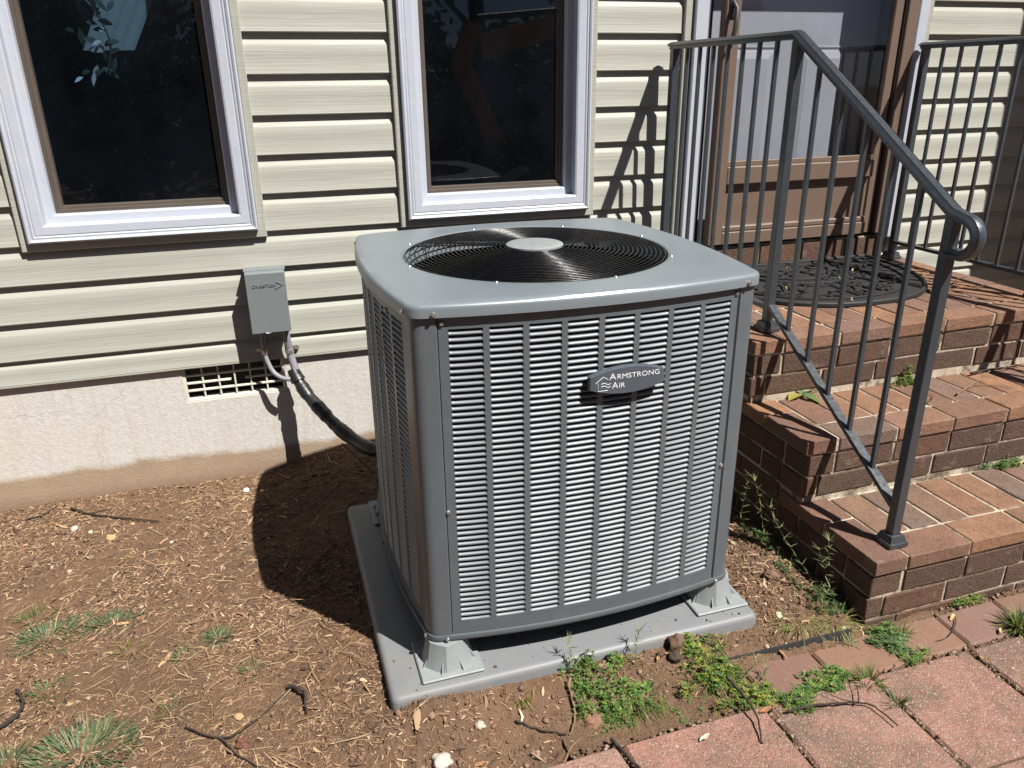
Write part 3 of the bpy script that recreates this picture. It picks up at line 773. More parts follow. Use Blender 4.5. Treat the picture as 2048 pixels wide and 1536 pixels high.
# screws
def screw(x, y, z, side, par=ac, r=.0042):
    a = side * pi / 2 - pi / 2; m = MB(); d = Vector((cos(a), sin(a), 0)); p = Vector((x, y, z))
    m.tube([p, p + d * .002, p + d * .0045], [r * 1.3, r * 1.3, r * .9], 8); m.build('screw', M['screw'], par, 40)
for side, s, z, dd in ((0, -.90, .9615, -.0105), (0, .92, .9615, -.0105), (0, -.855, .938, PD), (0, .86, .938, PD), (0, -.865, .50, PD), (0, .865, .50, PD), (0, -.91, .159, -.006), (0, .90, .159, -.006),
                   (3, .94, .9615, -.0105), (3, .955, .159, -.006), (3, -.93, .9615, -.0105), (3, -.9, .93, PD), (3, -.9, .46, PD), (3, .55, .925, PD)):
    x, y = face_pt(side, s, dd); screw(x, y, z, side)
for k in range(6): 
    x, y = face_pt(3, .43, PD); screw(x, y, .905 - k * .03, 3, ac, .0022)
# fan guard: domed rings and spokes
def gz(r): return ZL1 + .001 + .014 * (1 - (r / .335) ** 2)
sp = MB()
for k in range(8):
    a = radians(12 + 45 * k); pts = [(AX + r * cos(a), AY + r * sin(a), gz(r) - .0035) for r in np.linspace(.06, .345, 9)]; sp.tube(pts, .0022, 5)
for k in range(4):
    a = radians(34 + 90 * k + 12); pts = [(AX + r * cos(a), AY + r * sin(a), gz(r) - .006) for r in np.linspace(.06, .352, 9)]; sp.tube(pts, .003, 5)
guard = sp.build('fan_guard', M['wire'], ac, 60)
for i in range(23):
    r = .078 + (.334 - .078) * i / 22; m = MB(); N = 96
    m.v = []; vs = []; fs = []
    for k in range(N):
        a = 2 * pi * k / N
        for q in range(6):
            w = 2 * pi * q / 6; rr_ = r + .0017 * cos(w); vs.append((AX + rr_ * cos(a), AY + rr_ * sin(a), gz(r) + .0017 * sin(w)))
    for k in range(N):
        for q in range(6): fs.append((k * 6 + q, ((k + 1) % N) * 6 + q, ((k + 1) % N) * 6 + (q + 1) % 6, k * 6 + (q + 1) % 6))
    m.add(vs, fs); m.build('guard_ring', M['wire'], guard, 80, fix=False)
hb = MB(); hl = []
for r, z in ((.070, -.004), (.074, 0), (.074, .004), (.070, .0062), (.062, .0075), (.03, .0088), (.001, .009)):
    hl.append([(AX + r * cos(2 * pi * k / 48), AY + r * sin(2 * pi * k / 48), gz(0) + z) for k in range(48)])
loft(hb, hl, True); hb.build('hub_cap', M['cap_alu'], guard, 40)
for k in range(8):
    a = radians(12 + 45 * k); m = MB(); p = Vector((AX + .349 * cos(a), AY + .349 * sin(a), ZL1 + .003)); m.tube([p, p + Vector((0, 0, .0022))], [.0045, .0032], 8); m.build('guard_screw', M['screw'], guard, 40)
# fan and motor below
fb = MB(); fb.tube([(AX, AY, .80), (AX, AY, .96)], .07, 24); 
fan = fb.build('fan_motor', M['dark'], ac, 40)
for k in range(3):
    a0 = radians(20 + 120 * k); vs = []; nr, na = 5, 7
    for i in range(nr + 1):
        r = .06 + .26 * i / nr
        for j_ in range(na + 1):
            t = j_ / na; a = a0 + radians(75) * t * (1 if i else .8); vs.append((AX + r * cos(a), AY + r * sin(a), .86 + .05 * t - .01 * i / nr))
    fs = [(i * (na + 1) + q, i * (na + 1) + q + 1, (i + 1) * (na + 1) + q + 1, (i + 1) * (na + 1) + q) for i in range(nr) for q in range(na)]
    m = MB(); m.add(vs, fs); m.build('fan_blade', M['dark'], fan, 60)
# riser feet
def foot(fx, fy):
    m = MB(); z0 = .0765; w = .076
    m.box(fx - w, fx + w, fy - w, fy + w, z0, z0 + .007, .0025)
    vs = []; n = 28
    for z, r in ((z0 + .006, .062), (z0 + .03, .054), (z0 + .0725, .046)):
        for k in range(n):
            a = 2 * pi * k / n; q = r + (.0028 if k % 4 == 0 else 0); vs.append((fx + q * cos(a), fy + q * sin(a), z))
    m.add(vs, [(i * n + k, i * n + (k + 1) % n, i * n + n + (k + 1) % n, i * n + n + k) for i in range(2) for k in range(n)] + [tuple(2 * n + k for k in range(n))])
    for k in range(8):
        a = 2 * pi * (k + .5) / 8; c_, s_ = cos(a), sin(a); t = .0012
        pr = [(.054, z0 + .006), (.073, z0 + .006), (.054, z0 + .030)]
        vs = [(fx + c_ * r - s_ * q, fy + s_ * r + c_ * q, z) for q in (-t, t) for r, z in pr]
        m.add(vs, [(0, 1, 2), (3, 5, 4), (0, 3, 4, 1), (1, 4, 5, 2), (2, 5, 3, 0)])
    m.build('foot', M['foot'], ac, 30)
foot(.292, -1.336); foot(1.028, -1.322); foot(.285, -.600); foot(1.025, -.60)
# badge
BX, BZ = .7085, .783; bs = (BX - AX) / AH; by = face_pt(0, bs)[1]; bang = 2 * BU * bs / AH
bd = MB(); out = []
for i in range(13):
    t = -1 + 2 * i / 12; out.append((t * .090, .0155 + .0165 * (1 - t * t)))
for i in range(13):
    t = 1 - 2 * i / 12; out.append((t * .090, -.0155 - .0165 * (1 - t * t)))
bl = []
for g, d in ((1, 0), (1, .009), (.985, .0125), (.965, .0135)): bl.append([(x * g, -d, z * (g if g == 1 else g - .02)) for x, z in out])
n = len(out); bd.add([q for l_ in bl for q in l_], [(i * n + k, i * n + (k + 1) % n, i * n + n + (k + 1) % n, i * n + n + k) for i in range(3) for k in range(n)] + [tuple(3 * n + k for k in range(n))])
bme = bd.mesh('badge', M['badge'], 30); badge = put('badge', bme, ac, (BX, by - .004, BZ), (0, 0, bang))
def text_mesh(txt, size, name, mat, ext=.0003, sx=1.0):
    c = bpy.data.curves.new(name, 'FONT'); c.body = txt; c.size = size; c.extrude = ext; c.align_x = 'LEFT'; c.space_character = 1.02
    o = bpy.data.objects.new('t', c); COL.objects.link(o); dg = bpy.context.evaluated_depsgraph_get(); me = bpy.data.meshes.new_from_object(o.evaluated_get(dg))
    bpy.data.objects.remove(o); me.name = name; me.materials.clear(); me.materials.append(mat)
    co_ = np.empty(len(me.vertices) * 3, np.float32); me.vertices.foreach_get('co', co_); co_ = co_.reshape(-1, 3); wdt = float(co_[:, 0].max())
    co_[:, 0] *= sx; v2 = np.stack([co_[:, 0], -co_[:, 2], co_[:, 1]], 1); me.vertices.foreach_set('co', v2.ravel()); me.update(); return me, wdt * sx
def letters(par, base, ang, y_out, x, z, parts, mat, ext=.0003, fit=None):
    tot = []; 
    for txt, size in parts:
        me, w = text_mesh(txt, size, 'lettering', mat, ext); tot.append((me, w, size))
    gap = .06; W = sum(w for _, w, s in tot) + sum(s * gap for _, _, s in tot[:-1]); k = fit / W if fit else 1
    for me, w, s in tot:
        co_ = np.empty(len(me.vertices) * 3, np.float32); me.vertices.foreach_get('co', co_); co_ = co_.reshape(-1, 3); co_[:, 0] *= k; me.vertices.foreach_set('co', co_.ravel()); me.update()
        p = Vector(base) + Matrix.Rotation(ang, 3, 'Z') @ Vector((x, -y_out, z)); put('lettering', me, par, p, (0, 0, ang)); x += (w + s * gap) * k
    return
bbase = (BX, by - .004, BZ)
# children of a rotated badge must not inherit the turn twice: the badge turn is tiny, keep it on the children only
badge.rotation_euler = (0, 0, 0)
letters(badge, bbase, 0, .0138, -.0445, .0050, [('A', .0205), ('RMSTRONG', .0160)], M['print_white'], .0003, .1205)
letters(badge, bbase, 0, .0138, -.0375, -.0158, [('A', .0205), ('IR', .0160)], M['print_white'], .0003, .031)
lg = MB(); yb_ = by - .004 - .0138
def stroke(pts, w=.0007): lg.tube([(BX + x, yb_, BZ + z) for x, z in pts], w, 5)
stroke([(-.076, .0005), (-.0585, .0135), (-.048, .007)]); stroke([(-.0705, .0), (-.0705, -.0185), (-.0475, -.0185)])
for dz in (-.003, -.0095):
    stroke([(-.063 + .0225 * i / 10, dz + .0022 * sin(2 * pi * i / 10)) for i in range(11)])
lg.build('house_logo', M['print_white'], badge, 60)

# ------------------------------------------------------------------ line cover box, conduits, line set
bx = thing('utility_box', 'small grey metal box with raised lettering mounted on the siding above the vent', 'utility box', (-.03, -.05, .58))
m = MB(); m.box(-.094, .034, -.090, -.0015, .577, .787, .002); bo = m.build('box_body', M['box'], bx)
m = MB(); m.box(-.0965, .0365, -.0935, -.060, .783, .7895, .002); m.box(-.0965, .0365, -.0945, -.0905, .574, .787, .0012); m.build('cover', M['box'], bx)
m = MB(); m.box(-.100, .040, -.055, -.0012, .787, .7915, .001); m.build('top_flange', M['box'], bx)
me_y = .0947
letters(bo, (0, 0, 0), 0, me_y, -.076, .739, [('D', .0165), ('IVERSI', .0125), ('T', .0165), ('ECH', .0125)], M['box'], .0022, .078)
m = MB(); m.sweep([Vector((.004, -.0955, .755)), Vector((.026, -.0955, .7435)), Vector((.0, -.0955, .731))], [(-.0015, -.0015), (.0015, -.0015), (.0015, .0015), (-.0015, .0015)], (0, 1, 0)); m.build('arrow_mark', M['box'], bx)
m = MB(); m.tube([(-.040 + .013 * cos(a), -.0955, .579 + .006 * sin(a)) for a in np.linspace(pi, 2 * pi, 8)], .0018, 6); m.build('latch', M['screw'], bx, 50)
def smooth_path(pts, n=6):
    P_ = [Vector(q) for q in pts]; out = []
    for i in range(len(P_) - 1):
        p0 = P_[max(i - 1, 0)]; p1 = P_[i]; p2 = P_[i + 1]; p3 = P_[min(i + 2, len(P_) - 1)]
        for k in range(n):
            t = k / n; out.append(.5 * ((2 * p1) + (p2 - p0) * t + (2 * p0 - 5 * p1 + 4 * p2 - p3) * t * t + (3 * p1 - p0 - 3 * p2 + p3) * t ** 3))
    return out + [P_[-1]]
cd = MB(); cd.tube(smooth_path([(-.064, -.045, .60), (-.067, -.040, .52), (-.066, -.032, .475), (-.048, -.048, .418), (-.02, -.065, .392), (.012, -.075, .384)]), .0085, 10)
cdo = tag(cd.build('conduit', M['pvc'], None, 60), 'thin grey conduit curving from the box to the black line', 'conduit', 'conduits below the utility box')
for tt in ((-.0665, -.034, .484, -.5),):
    m = MB(); m.tube([(tt[0] - .010, -.034, tt[2] + .002), (tt[0] + .010, -.034, tt[2] - .002)], .0, 3); 
m = MB(); m.tube([(-.066, -.033, .478), (-.066, -.034, .494)], .0105, 12); m.box(-.096, -.072, -.006, -.002, .480, .492, .001); m.build('strap', M['strap'], cdo, 40)
cd = MB(); cd.tube(smooth_path([(.014, -.055, .60), (.018, -.052, .53), (.022, -.045, .475), (.032, -.055, .42), (.042, -.065, .36)]), .0135, 12)
cdo = tag(cd.build('conduit', M['pvc'], None, 60), 'thick straight grey conduit beside the vent below the utility box', 'conduit', 'conduits below the utility box')
m = MB(); m.tube([(.0215, -.046, .478), (.020, -.047, .490)], .0152, 12); m.box(.032, .058, -.010, -.002, .476, .492, .003); m.tube([(.048, -.012, .484), (.048, -.002, .484)], .009, 10); m.build('strap', M['strap'], cdo, 40)
hp = [(.024, -.050, .415), (.040, -.068, .372), (.066, -.100, .325), (.103, -.155, .284), (.150, -.225, .240), (.200, -.30, .213), (.250, -.38, .205), (.32, -.45, .22), (.42, -.50, .25)]
sp_ = smooth_path(hp, 8); hs = MB()
hs.tube(sp_, [.018 + .006 * min(1, i / 14) + .0009 * sin(i * 1.7) + .0018 * sin(i * .55 + 1) + .002 * noise.noise((i * .8, 0, 0)) for i in range(len(sp_))], 14)
hso = tag(hs.build('refrigerant_line', M['foam'], None, 60), 'black taped insulated pipe running from the wall down behind the condenser', 'pipe')
m = MB(); m.tube(sp_[0:9], [.019, .021, .022, .023, .0235, .0242, .0255, .027, .028], 12); m.build('tape_sleeve', M['foam'], hso, 40)
for k in (22, 36): m = MB(); m.tube([sp_[k], sp_[k] + (sp_[k + 1] - sp_[k]).normalized() * .006], .0262, 12); m.build('cable_tie', M['foam'], hso, 40)
wr = MB(); wr.tube(smooth_path([(-.012, -.012, .362), (-.02, -.02, .385), (-.085, -.022, .385), (-.11, -.02, .37), (-.105, -.02, .35), (-.12, -.016, .345)]), .0016, 5)
wr = MB(); wr.tube(smooth_path([(.16, -.27, .19), (.20, -.26, .13), (.245, -.25, .07), (.28, -.26, .04)]), .0025, 6)
tag(wr.build('wire', M['twig2'], None, 60), 'thin brown wire hanging from the black pipe to the soil', 'wire')

# ------------------------------------------------------------------ door mat
mat_t = thing('doormat', 'black rubber half round doormat with scroll relief on the landing', 'doormat', (2.06, -.3, .624))
mx, my, ma, mb_ = 2.065, -.015, .505, .655
def se(a, k=1.0): 
    c, s = cos(a), sin(a); e_ = 2 / 2.35
    return (mx + k * ma * math.copysign(abs(c) ** e_, c), my - k * mb_ * abs(s) ** e_)
ou = [se(pi * i / 48) for i in range(49)]
m = MB(); m.prism(ou, 2, .6265, .6315); m.build('mat_base', M['rubber'], mat_t)
rimp = [se(pi * i / 60, .985) for i in range(61)]
m = MB(); m.tube([(x, y, .634) for x, y in rimp + [rimp[0]]], .0085, 8); m.build('mat_rim', M['rubber'], mat_t, 60)
def relief(pts, r=.006): m = MB(); m.tube([(x, y, .6345) for x, y in pts], r, 6); m.build('scroll', M['rubber'], mat_t, 60)
relief([se(pi * i / 40, .88) for i in range(41)], .005)
relief([(mx + .26 * cos(a), my - .02 - .34 * sin(a)) for a in np.linspace(0, pi, 24)], .008)
relief([(mx + .20 * cos(a), my - .02 - .27 * sin(a)) for a in np.linspace(0, pi, 24)], .006)
for k in range(5):
    a = pi * (k + .5) / 5; relief([(mx + r * cos(a) * .75, my - r * sin(a)) for r in np.linspace(.33, .56, 5)], .006)
rs_ = random.Random(3)
for i in range(95):
    for _ in range(20):
        a = rs_.uniform(.05, pi - .05); k = sqrt(rs_.uniform(.02, .72)); cx_, cy_ = se(a, k)
        if k > .08: break
    R0 = rs_.uniform(.022, .045); dr = rs_.choice((-1, 1)); a0 = rs_.uniform(0, 6.28)
    relief([(cx_ + R0 * (1 - .75 * t) * cos(a0 + dr * t * 7), min(my - .02, cy_ + R0 * (1 - .75 * t) * sin(a0 + dr * t * 7))) for t in np.linspace(0, 1, 16)], .0052)

# ------------------------------------------------------------------ unseen wall, added at right to cast the shade on the right siding
wing = thing('shade_wing', 'unseen cream wall added to shade the siding right of the landing', 'wall', (4.3, -.45, 0))
m = MB(); m.box(3.70, 5.6, -.62, -.02, -.2, 2.9); m.build('wall', M['siding'], wing)
m = MB(); m.box(3.66, 3.70, -.66, -.55, 0.0, 2.9, .004); m.build('corner_board', M['white'], wing)

# ------------------------------------------------------------------ litter on the soil
def bad(x, y):
    if px0 - .004 < x < px1 + .004 and py0 - .004 < y < py1: return True
    if x > SX - .005 and y > -1.51: return True
    if x > .95 and y < -1.52: return True
    if x > .50 and y < -1.655: return True
    return y > .01
def scatter(N, size, aspect, thick, palette, wts, dens, tilt=.35, curl=0, bend=0):
    V = []; F = []; T = []; tot = 0
    pal = np.array(palette)
    while tot < N:
        x = rng.uniform(-1.35, 1.42); y = rng.uniform(-2.0, .01)
        if bad(x, y) or rng.random() > dens(x, y): continue
        L = size * rng.lognormal(0, .5); W = L * aspect * rng.uniform(.5, 1.4); h = thick * rng.uniform(.6, 1.5)
        a = rng.uniform(0, 2 * pi); t1, t2 = rng.normal(0, tilt, 2)
        z = gh(x, y) + h * .4 + abs(t1) * L * .25
        c = pal[rng.choice(len(pal), p=wts)] * rng.uniform(.6, 1.35)
        u = np.array([cos(a), sin(a), t1]); u /= np.linalg.norm(u); w = np.array([-sin(a), cos(a), t2]); w /= np.linalg.norm(w); nn = np.cross(u, w)
        k = bend * rng.normal()
        b = len(V)
        for s_ in (-1, 0, 1):
            wd = W * (.35 if s_ else 1) * .5
            base = np.array([x, y, z]) + u * s_ * L * .5 + w * k * L * (1 - s_ * s_) + nn * curl * L * (1 - s_ * s_)
            V += [base - w * wd, base + w * wd, base + nn * h]
        for s_ in (0, 1):
            q = b + s_ * 3; F += [(q, q + 3, q + 5, q + 2), (q + 1, q + 2, q + 5, q + 4)]
        T += [c] * 9; tot += 1
    return np.array(V), np.array(F), np.array(T)
def d_chip(x, y):
    n = .55 + .9 * noise.noise((x * 3, y * 3, 4)); return min(1, max(.15, n)) * (1 if x < .2 or x > 1.1 else .7)
V, F, T = scatter(46000, .0088, .24, .0017, [(.32, .215, .13), (.235, .145, .09), (.15, .092, .06), (.075, .05, .036), (.42, .32, .205), (.21, .115, .07)], [.22, .26, .22, .13, .07, .10], d_chip, .35, .05, .10)
o = put('mulch', np_mesh('mulch', V, F, M['chip'], T)); o['kind'] = 'stuff'
V, F, T = scatter(620, .018, .24, .004, [(.33, .21, .125), (.22, .13, .08), (.11, .07, .046), (.30, .20, .125)], [.25, .3, .3, .15], lambda x, y: 1 if y < -.1 else .4, .22, .05, .08)
o = put('bark_mulch', np_mesh('bark_mulch', V, F, M['chip'], T)); o['kind'] = 'stuff'
def d_straw(x, y):
    e_ = math.exp(-((y + .09) / .10) ** 2) * sstep(-.45, -.15, x) + .35 * math.exp(-((x + .1) ** 2 + (y + 1.2) ** 2) / .12) + .2 * math.exp(-((x + .35) ** 2 + (y + 1.25) ** 2) / .1)
    return min(1, .17 + e_)
V, F, T = scatter(6000, .034, .018, .0008, [(.42, .30, .16), (.32, .21, .11), (.24, .145, .075), (.46, .37, .23)], [.3, .32, .26, .12], d_straw, .16, .04, .14)
o = put('pine_straw', np_mesh('pine_straw', V, F, M['straw'], T)); o['kind'] = 'stuff'
def lump(r, seed, flat=.7, sub=2, rough=.25):
    import bmesh
    bm = bmesh.new(); bmesh.ops.create_icosphere(bm, subdivisions=sub, radius=1)
    vs = []
    for q in bm.verts:
        k = 1 + rough * noise.noise(q.co * 1.6 + Vector((seed, 0, 0))) * 1.6 + rough * .5 * noise.noise(q.co * 4 + Vector((seed, 3, 0)))
        vs.append((q.co.x * k * r, q.co.y * k * r, q.co.z * k * r * flat))
    fs = [tuple(v_.index for v_ in f_.verts) for f_ in bm.faces]; bm.free(); return vs, fs
# soil crumbs
V = []; F = []; T = []; lumps = [lump(1, s, .75, 1, .35) for s in range(5)]; nb = 0
while nb < 2600:
    x = rng.uniform(-1.2, 1.41); y = rng.uniform(-1.75, 0)
    if bad(x, y): continue
    d = .18 + .9 * sstep(-1.35, -1.46, y) * sstep(-.1, .15, x) + .9 * sstep(1.1, 1.14, x)
    if rng.random() > d: continue
    r = min(.010, .0032 * rng.lognormal(0, .5)); vs, fs = lumps[nb % 5]; b = len(V); a = rng.uniform(0, 6.28); cA, sA = cos(a), sin(a); z = gh(x, y) + r * .35
    V += [(x + (p[0] * cA - p[1] * sA) * r, y + (p[0] * sA + p[1] * cA) * r, z + p[2] * r) for p in vs]; F += [tuple(i + b for i in f_) for f_ in fs]
    c = [(.15, .09, .06), (.19, .115, .078), (.24, .15, .11), (.09, .055, .04), (.33, .27, .2)][rng.choice(5, p=[.3, .3, .2, .12, .08])]; T += [c] * len(vs); nb += 1
nb = 0
while nb < 900:
    if rng.random() < .35: x = rng.uniform(.5, 2.0); y = -1.646 + rng.normal() * .006
    elif rng.random() < .6: x = rng.choice([.612, .990, 1.298, 1.606]) + rng.normal() * .005; y = rng.uniform(-2.0, -1.65)
    else: x = rng.uniform(1.42, 2.1); y = rng.uniform(-1.525, -1.495)
    r = min(.0055, .0026 * rng.lognormal(0, .5)); vs, fs = lumps[nb % 5]; b = len(V); z = -.004 + r * .5; V += [(x + p[0] * r, y + p[1] * r, z + p[2] * r) for p in vs]; F += [tuple(i + b for i in f_) for f_ in fs]; T += [[(.11, .07, .048), (.17, .11, .075), (.26, .2, .15)][nb % 3]] * len(vs); nb += 1
nb = 0
while nb < 130:
    x = rng.uniform(px0 + .01, px1 - .01); y = rng.choice([rng.uniform(py0 + .012, -1.30), rng.uniform(py0 + .012, py1)])
    if rng.random() > .25 + .75 * sstep(.95, 1.1, x): continue
    r = .0018 * rng.lognormal(0, .5); vs, fs = lumps[nb % 5]; b = len(V); z = .0755 + r * .4; V += [(x + p[0] * r, y + p[1] * r, z + p[2] * r) for p in vs]; F += [tuple(i + b for i in f_) for f_ in fs]; T += [(.12, .07, .048)] * len(vs); nb += 1
o = put('soil_crumbs', np_mesh('soil_crumbs', np.array(V), np.array(F), M['stone'], np.array(T), True)); o['kind'] = 'stuff'

# ------------------------------------------------------------------ stones, clods
def tint_mesh(me, c):
    a = me.attributes.new('tint', 'FLOAT_COLOR', 'POINT'); n_ = len(me.vertices); a.data.foreach_set('color', np.tile(np.array([*c, 1], np.float32), n_)); return me
def rock(name, x, y, r, c, label, cat, group=None, flat=.6, z=None, rough=.3, st=(1, 1)):
    vs, fs = lump(r, x * 13 + y * 7, flat, 3, rough); m = MB(); m.add([(p[0] * st[0], p[1] * st[1], p[2]) for p in vs], fs)
    me = tint_mesh(m.mesh(name, M['stone'], 0, fix=False), c); me.polygons.foreach_set('use_smooth', [True] * len(me.polygons))
    o = put(name, me, None, (x, y, (gh(x, y) if z is None else z) + r * flat * .35), (0, 0, x * 9)); return tag(o, label, cat, group)
W_, T_, G_ = (.42, .37, .30), (.40, .27, .14), (.27, .21, .165)
for x, y, r, c, lb in ((-.756, -.211, .016, W_, 'pale angular stone just below the long dark twig by the wall'), (-.70, -.249, .010, W_, 'small white stone between the pale stone and the yellow stone'),
    (-.628, -.314, .018, T_, 'rounded yellow tan stone on the bare soil at left'), (-.57, -.237, .009, T_, 'small tan stone beside the end of the long twig'), (-.811, -.088, .006, W_, 'tiny white stone against the foundation by the far left twig'),
    (-.196, -.107, .014, (.8, .79, .76), 'bright white stone on the straw below the vent'), (-.140, -.135, .009, (.75, .73, .7), 'white stone at the edge of the condenser shadow by the wall'), (-.432, -.397, .008, W_, 'flat white stone alone on soil before the shadow'),
    (-.72, -.484, .008, W_, 'white pebble on the soil left of the yellow moss'), (-.208, -1.287, .013, T_, 'flat tan stone between the twigs at lower left'), (.323, -1.519, .015, W_, 'pale rough stone in the loose soil before the pad corner'),
    (.221, -1.572, .026, (.45, .4, .34), 'large pale crumbling stone at the bottom edge of the soil'), (1.184, -1.425, .012, (.6, .52, .36), 'cream stone beside the right front corner of the pad'), (.645, -1.600, .017, G_, 'grey stone between the weeds and the pink paver'), (.43, -1.60, .013, G_, 'grey brown stone on the soil left of the pavers')):
    rock('stone', x, y, r * .82, c, lb, 'stone', 'stones scattered on the soil')
rock('soil_clod', .862, -1.452, .021, (.13, .08, .052), 'tall brown soil clod against the front of the pad', 'clod', None, 1.3, None, .38)
rock('soil_clod', .845, -1.475, .016, (.06, .042, .032), 'dark small clod at the foot of the tall clod', 'clod', None, .8)
rock('soil_clod', .585, -1.555, .024, (.2, .11, .075), 'reddish clod between the sticks and the leafy weed', 'clod', None, .6)
rock('soil_clod', 1.245, -1.30, .022, (.17, .105, .07), 'round brown clod in the gap between pad and steps', 'clod', None, .8)
for (x, y, r), lb in zip(((.47, -1.32, .006), (.585, -1.345, .006), (.395, -1.405, .004), (1.075, -1.36, .007), (1.09, -1.33, .005), (1.06, -1.31, .005), (1.085, -1.385, .006), (1.05, -1.28, .004)), ['small soil crumb on the pad under the front edge of the condenser', 'soil crumb on the pad below the middle of the louvred panel', 'soil crumb on the pad right of the left front foot', 'largest soil crumb on the right front corner of the pad', 'soil crumb on the right edge of the pad behind the corner', 'soil crumb beside the right front foot of the condenser', 'soil crumb at the very corner of the pad edge', 'small soil crumb on the right edge of the pad farthest from the corner']):
    rock('soil_crumb', x, y, r, (.11, .06, .04), lb, 'crumb', 'soil crumbs on the pad', .8, .0755)

rock('seed_ball', -.20, -1.375, .013, (.13, .055, .04), 'reddish brown spiky seed ball between the forked twig and the tan stone', 'seed ball', None, .8, None, .8)
rock('seed_ball', -.235, -1.445, .013, (.11, .05, .038), 'reddish spiky seed ball at the bottom edge by the forked twig', 'seed ball', None, .8, None, .8)
# ------------------------------------------------------------------ twigs
def twig(pts, r, label, mat='twig', name='twig', branches=(), z=None, group='twigs on the ground'):
    m = MB()
    def run(p, r0):
        q = smooth_path([(x, y, (gh(x, y) if z is None else z) + dz + r0) for x, y, dz in p], 6); n_ = len(q)
        rj = random.Random(int(abs(p[0][0]) * 1000)); q = [a + Vector((rj.uniform(-1, 1), rj.uniform(-1, 1), 0)) * r0 * .5 for a in q]
        m.tube(q, [r0 * (1 - .6 * i / n_) for i in range(n_)], 6)
    run(pts, r)
    for b, rb in branches: run(b, rb)
    return tag(m.build(name, M[mat], None, 60), label, 'twig', group)
P3 = lambda l_, h=.004: [(x, y, h) for x, y in l_]
twig(P3([(-.791, -.066), (-.725, -.121), (-.611, -.192), (-.475, -.27)]), .0045, 'long dark twig lying on the soil along the foundation', branches=[(P3([(-.725, -.121), (-.69, -.11), (-.655, -.12)]), .0025)])
twig(P3([(-.93, -.095), (-.868, -.079), (-.841, -.03)]), .0035, 'short dark twig leaning on the foundation at far left')
twig(P3([(-.765, -1.165), (-.717, -1.126), (-.712, -1.068), (-.737, -1.02)], .006), .0065, 'thick curved dark stick at the left edge')
twig(P3([(-.324, -1.292), (-.245, -1.346), (-.191, -1.333), (-.110, -1.261), (-.06, -1.20)]), .003, 'forked dark twig on the mulch at lower left', branches=[(P3([(-.245, -1.346), (-.212, -1.401), (-.159, -1.461)]), .003)])
twig([(-.09, -1.235, .006), (-.058, -1.27, .014), (-.052, -1.30, .008), (-.054, -1.343, .003)], .0055, 'thick hooked brown stick left of the pad corner')
twig([(.920, -1.590, .05), (.934, -1.64, .035), (.938, -1.69, .02), (.913, -1.751, .003)], .0042, 'grey twig standing out of the weeds over the pink paver', z=0)
twig(P3([(1.021, -1.693), (1.10, -1.700), (1.165, -1.715), (1.217, -1.738), (1.233, -1.808)], .006), .0034, 'long forked grey twig lying across the pink pavers', z=.004, branches=[(P3([(1.19, -1.73), (1.213, -1.70), (1.242, -1.649)], .012), .0018), (P3([(1.19, -1.725), (1.16, -1.70), (1.14, -1.67)], .01), .0015)])
twig(P3([(.597, -1.635), (.608, -1.687), (.621, -1.727), (.64, -1.76)]), .0055, 'dark stick running down the paver joint at the bottom edge', z=.002)
twig([(.558, -1.478, .02), (.552, -1.51, .008), (.548, -1.545, .006), (.520, -1.581, .003)], .0045, 'tan bent stick standing in the soil left of the big leafy weed', 'twig2')
twig(P3([(.410, -1.522), (.458, -1.551), (.514, -1.579)]), .0035, 'dark twig touching the foot of the tan bent stick')
twig(P3([(.46, -1.66), (.50, -1.62), (.55, -1.59)]), .004, 'pale brown twig beside the leftmost paver', 'twig2')
twig(P3([(2.08, -1.05), (2.15, -1.02), (2.261, -.973), (2.394, -.901)], .004), .0035, 'pale forked twig on the second step', 'twig2', z=.4145, branches=[(P3([(2.2, -1.0), (2.26, -1.03), (2.3, -1.06)], .004), .002)])
twig(P3([(2.27, -.925), (2.34, -.915), (2.406, -.922), (2.502, -.918)], .006), .0045, 'dark knotted twig at the back of the second step', z=.4145)
twig(P3([(1.93, -1.075), (1.985, -1.045), (2.01, -1.01)], .003), .0018, 'thin curved stem on the second step behind the railing', z=.4145)
twig(P3([(1.665, -1.55), (1.63, -1.58), (1.58, -1.605), (1.54, -1.607)], .003), .0016, 'thin bent stem on the brown edging brick', z=.004)
# dried sprig on the landing
m = MB()
for k in range(9):
    a = k * .75; b0 = Vector((2.44, -.60, .628)); e_ = b0 + Vector((.07 * cos(a), .06 * sin(a), .025 + .012 * (k % 3))); m.tube(smooth_path([b0, (b0 + e_) / 2 + Vector((.01 * sin(k), .01, .012)), e_], 4), [.0022 - .0001 * i for i in range(9)], 5)
tag(m.build('dried_sprig', M['twig2'], None, 60), 'dried brown sprig lying on the landing bricks beside the doormat', 'dried plant')

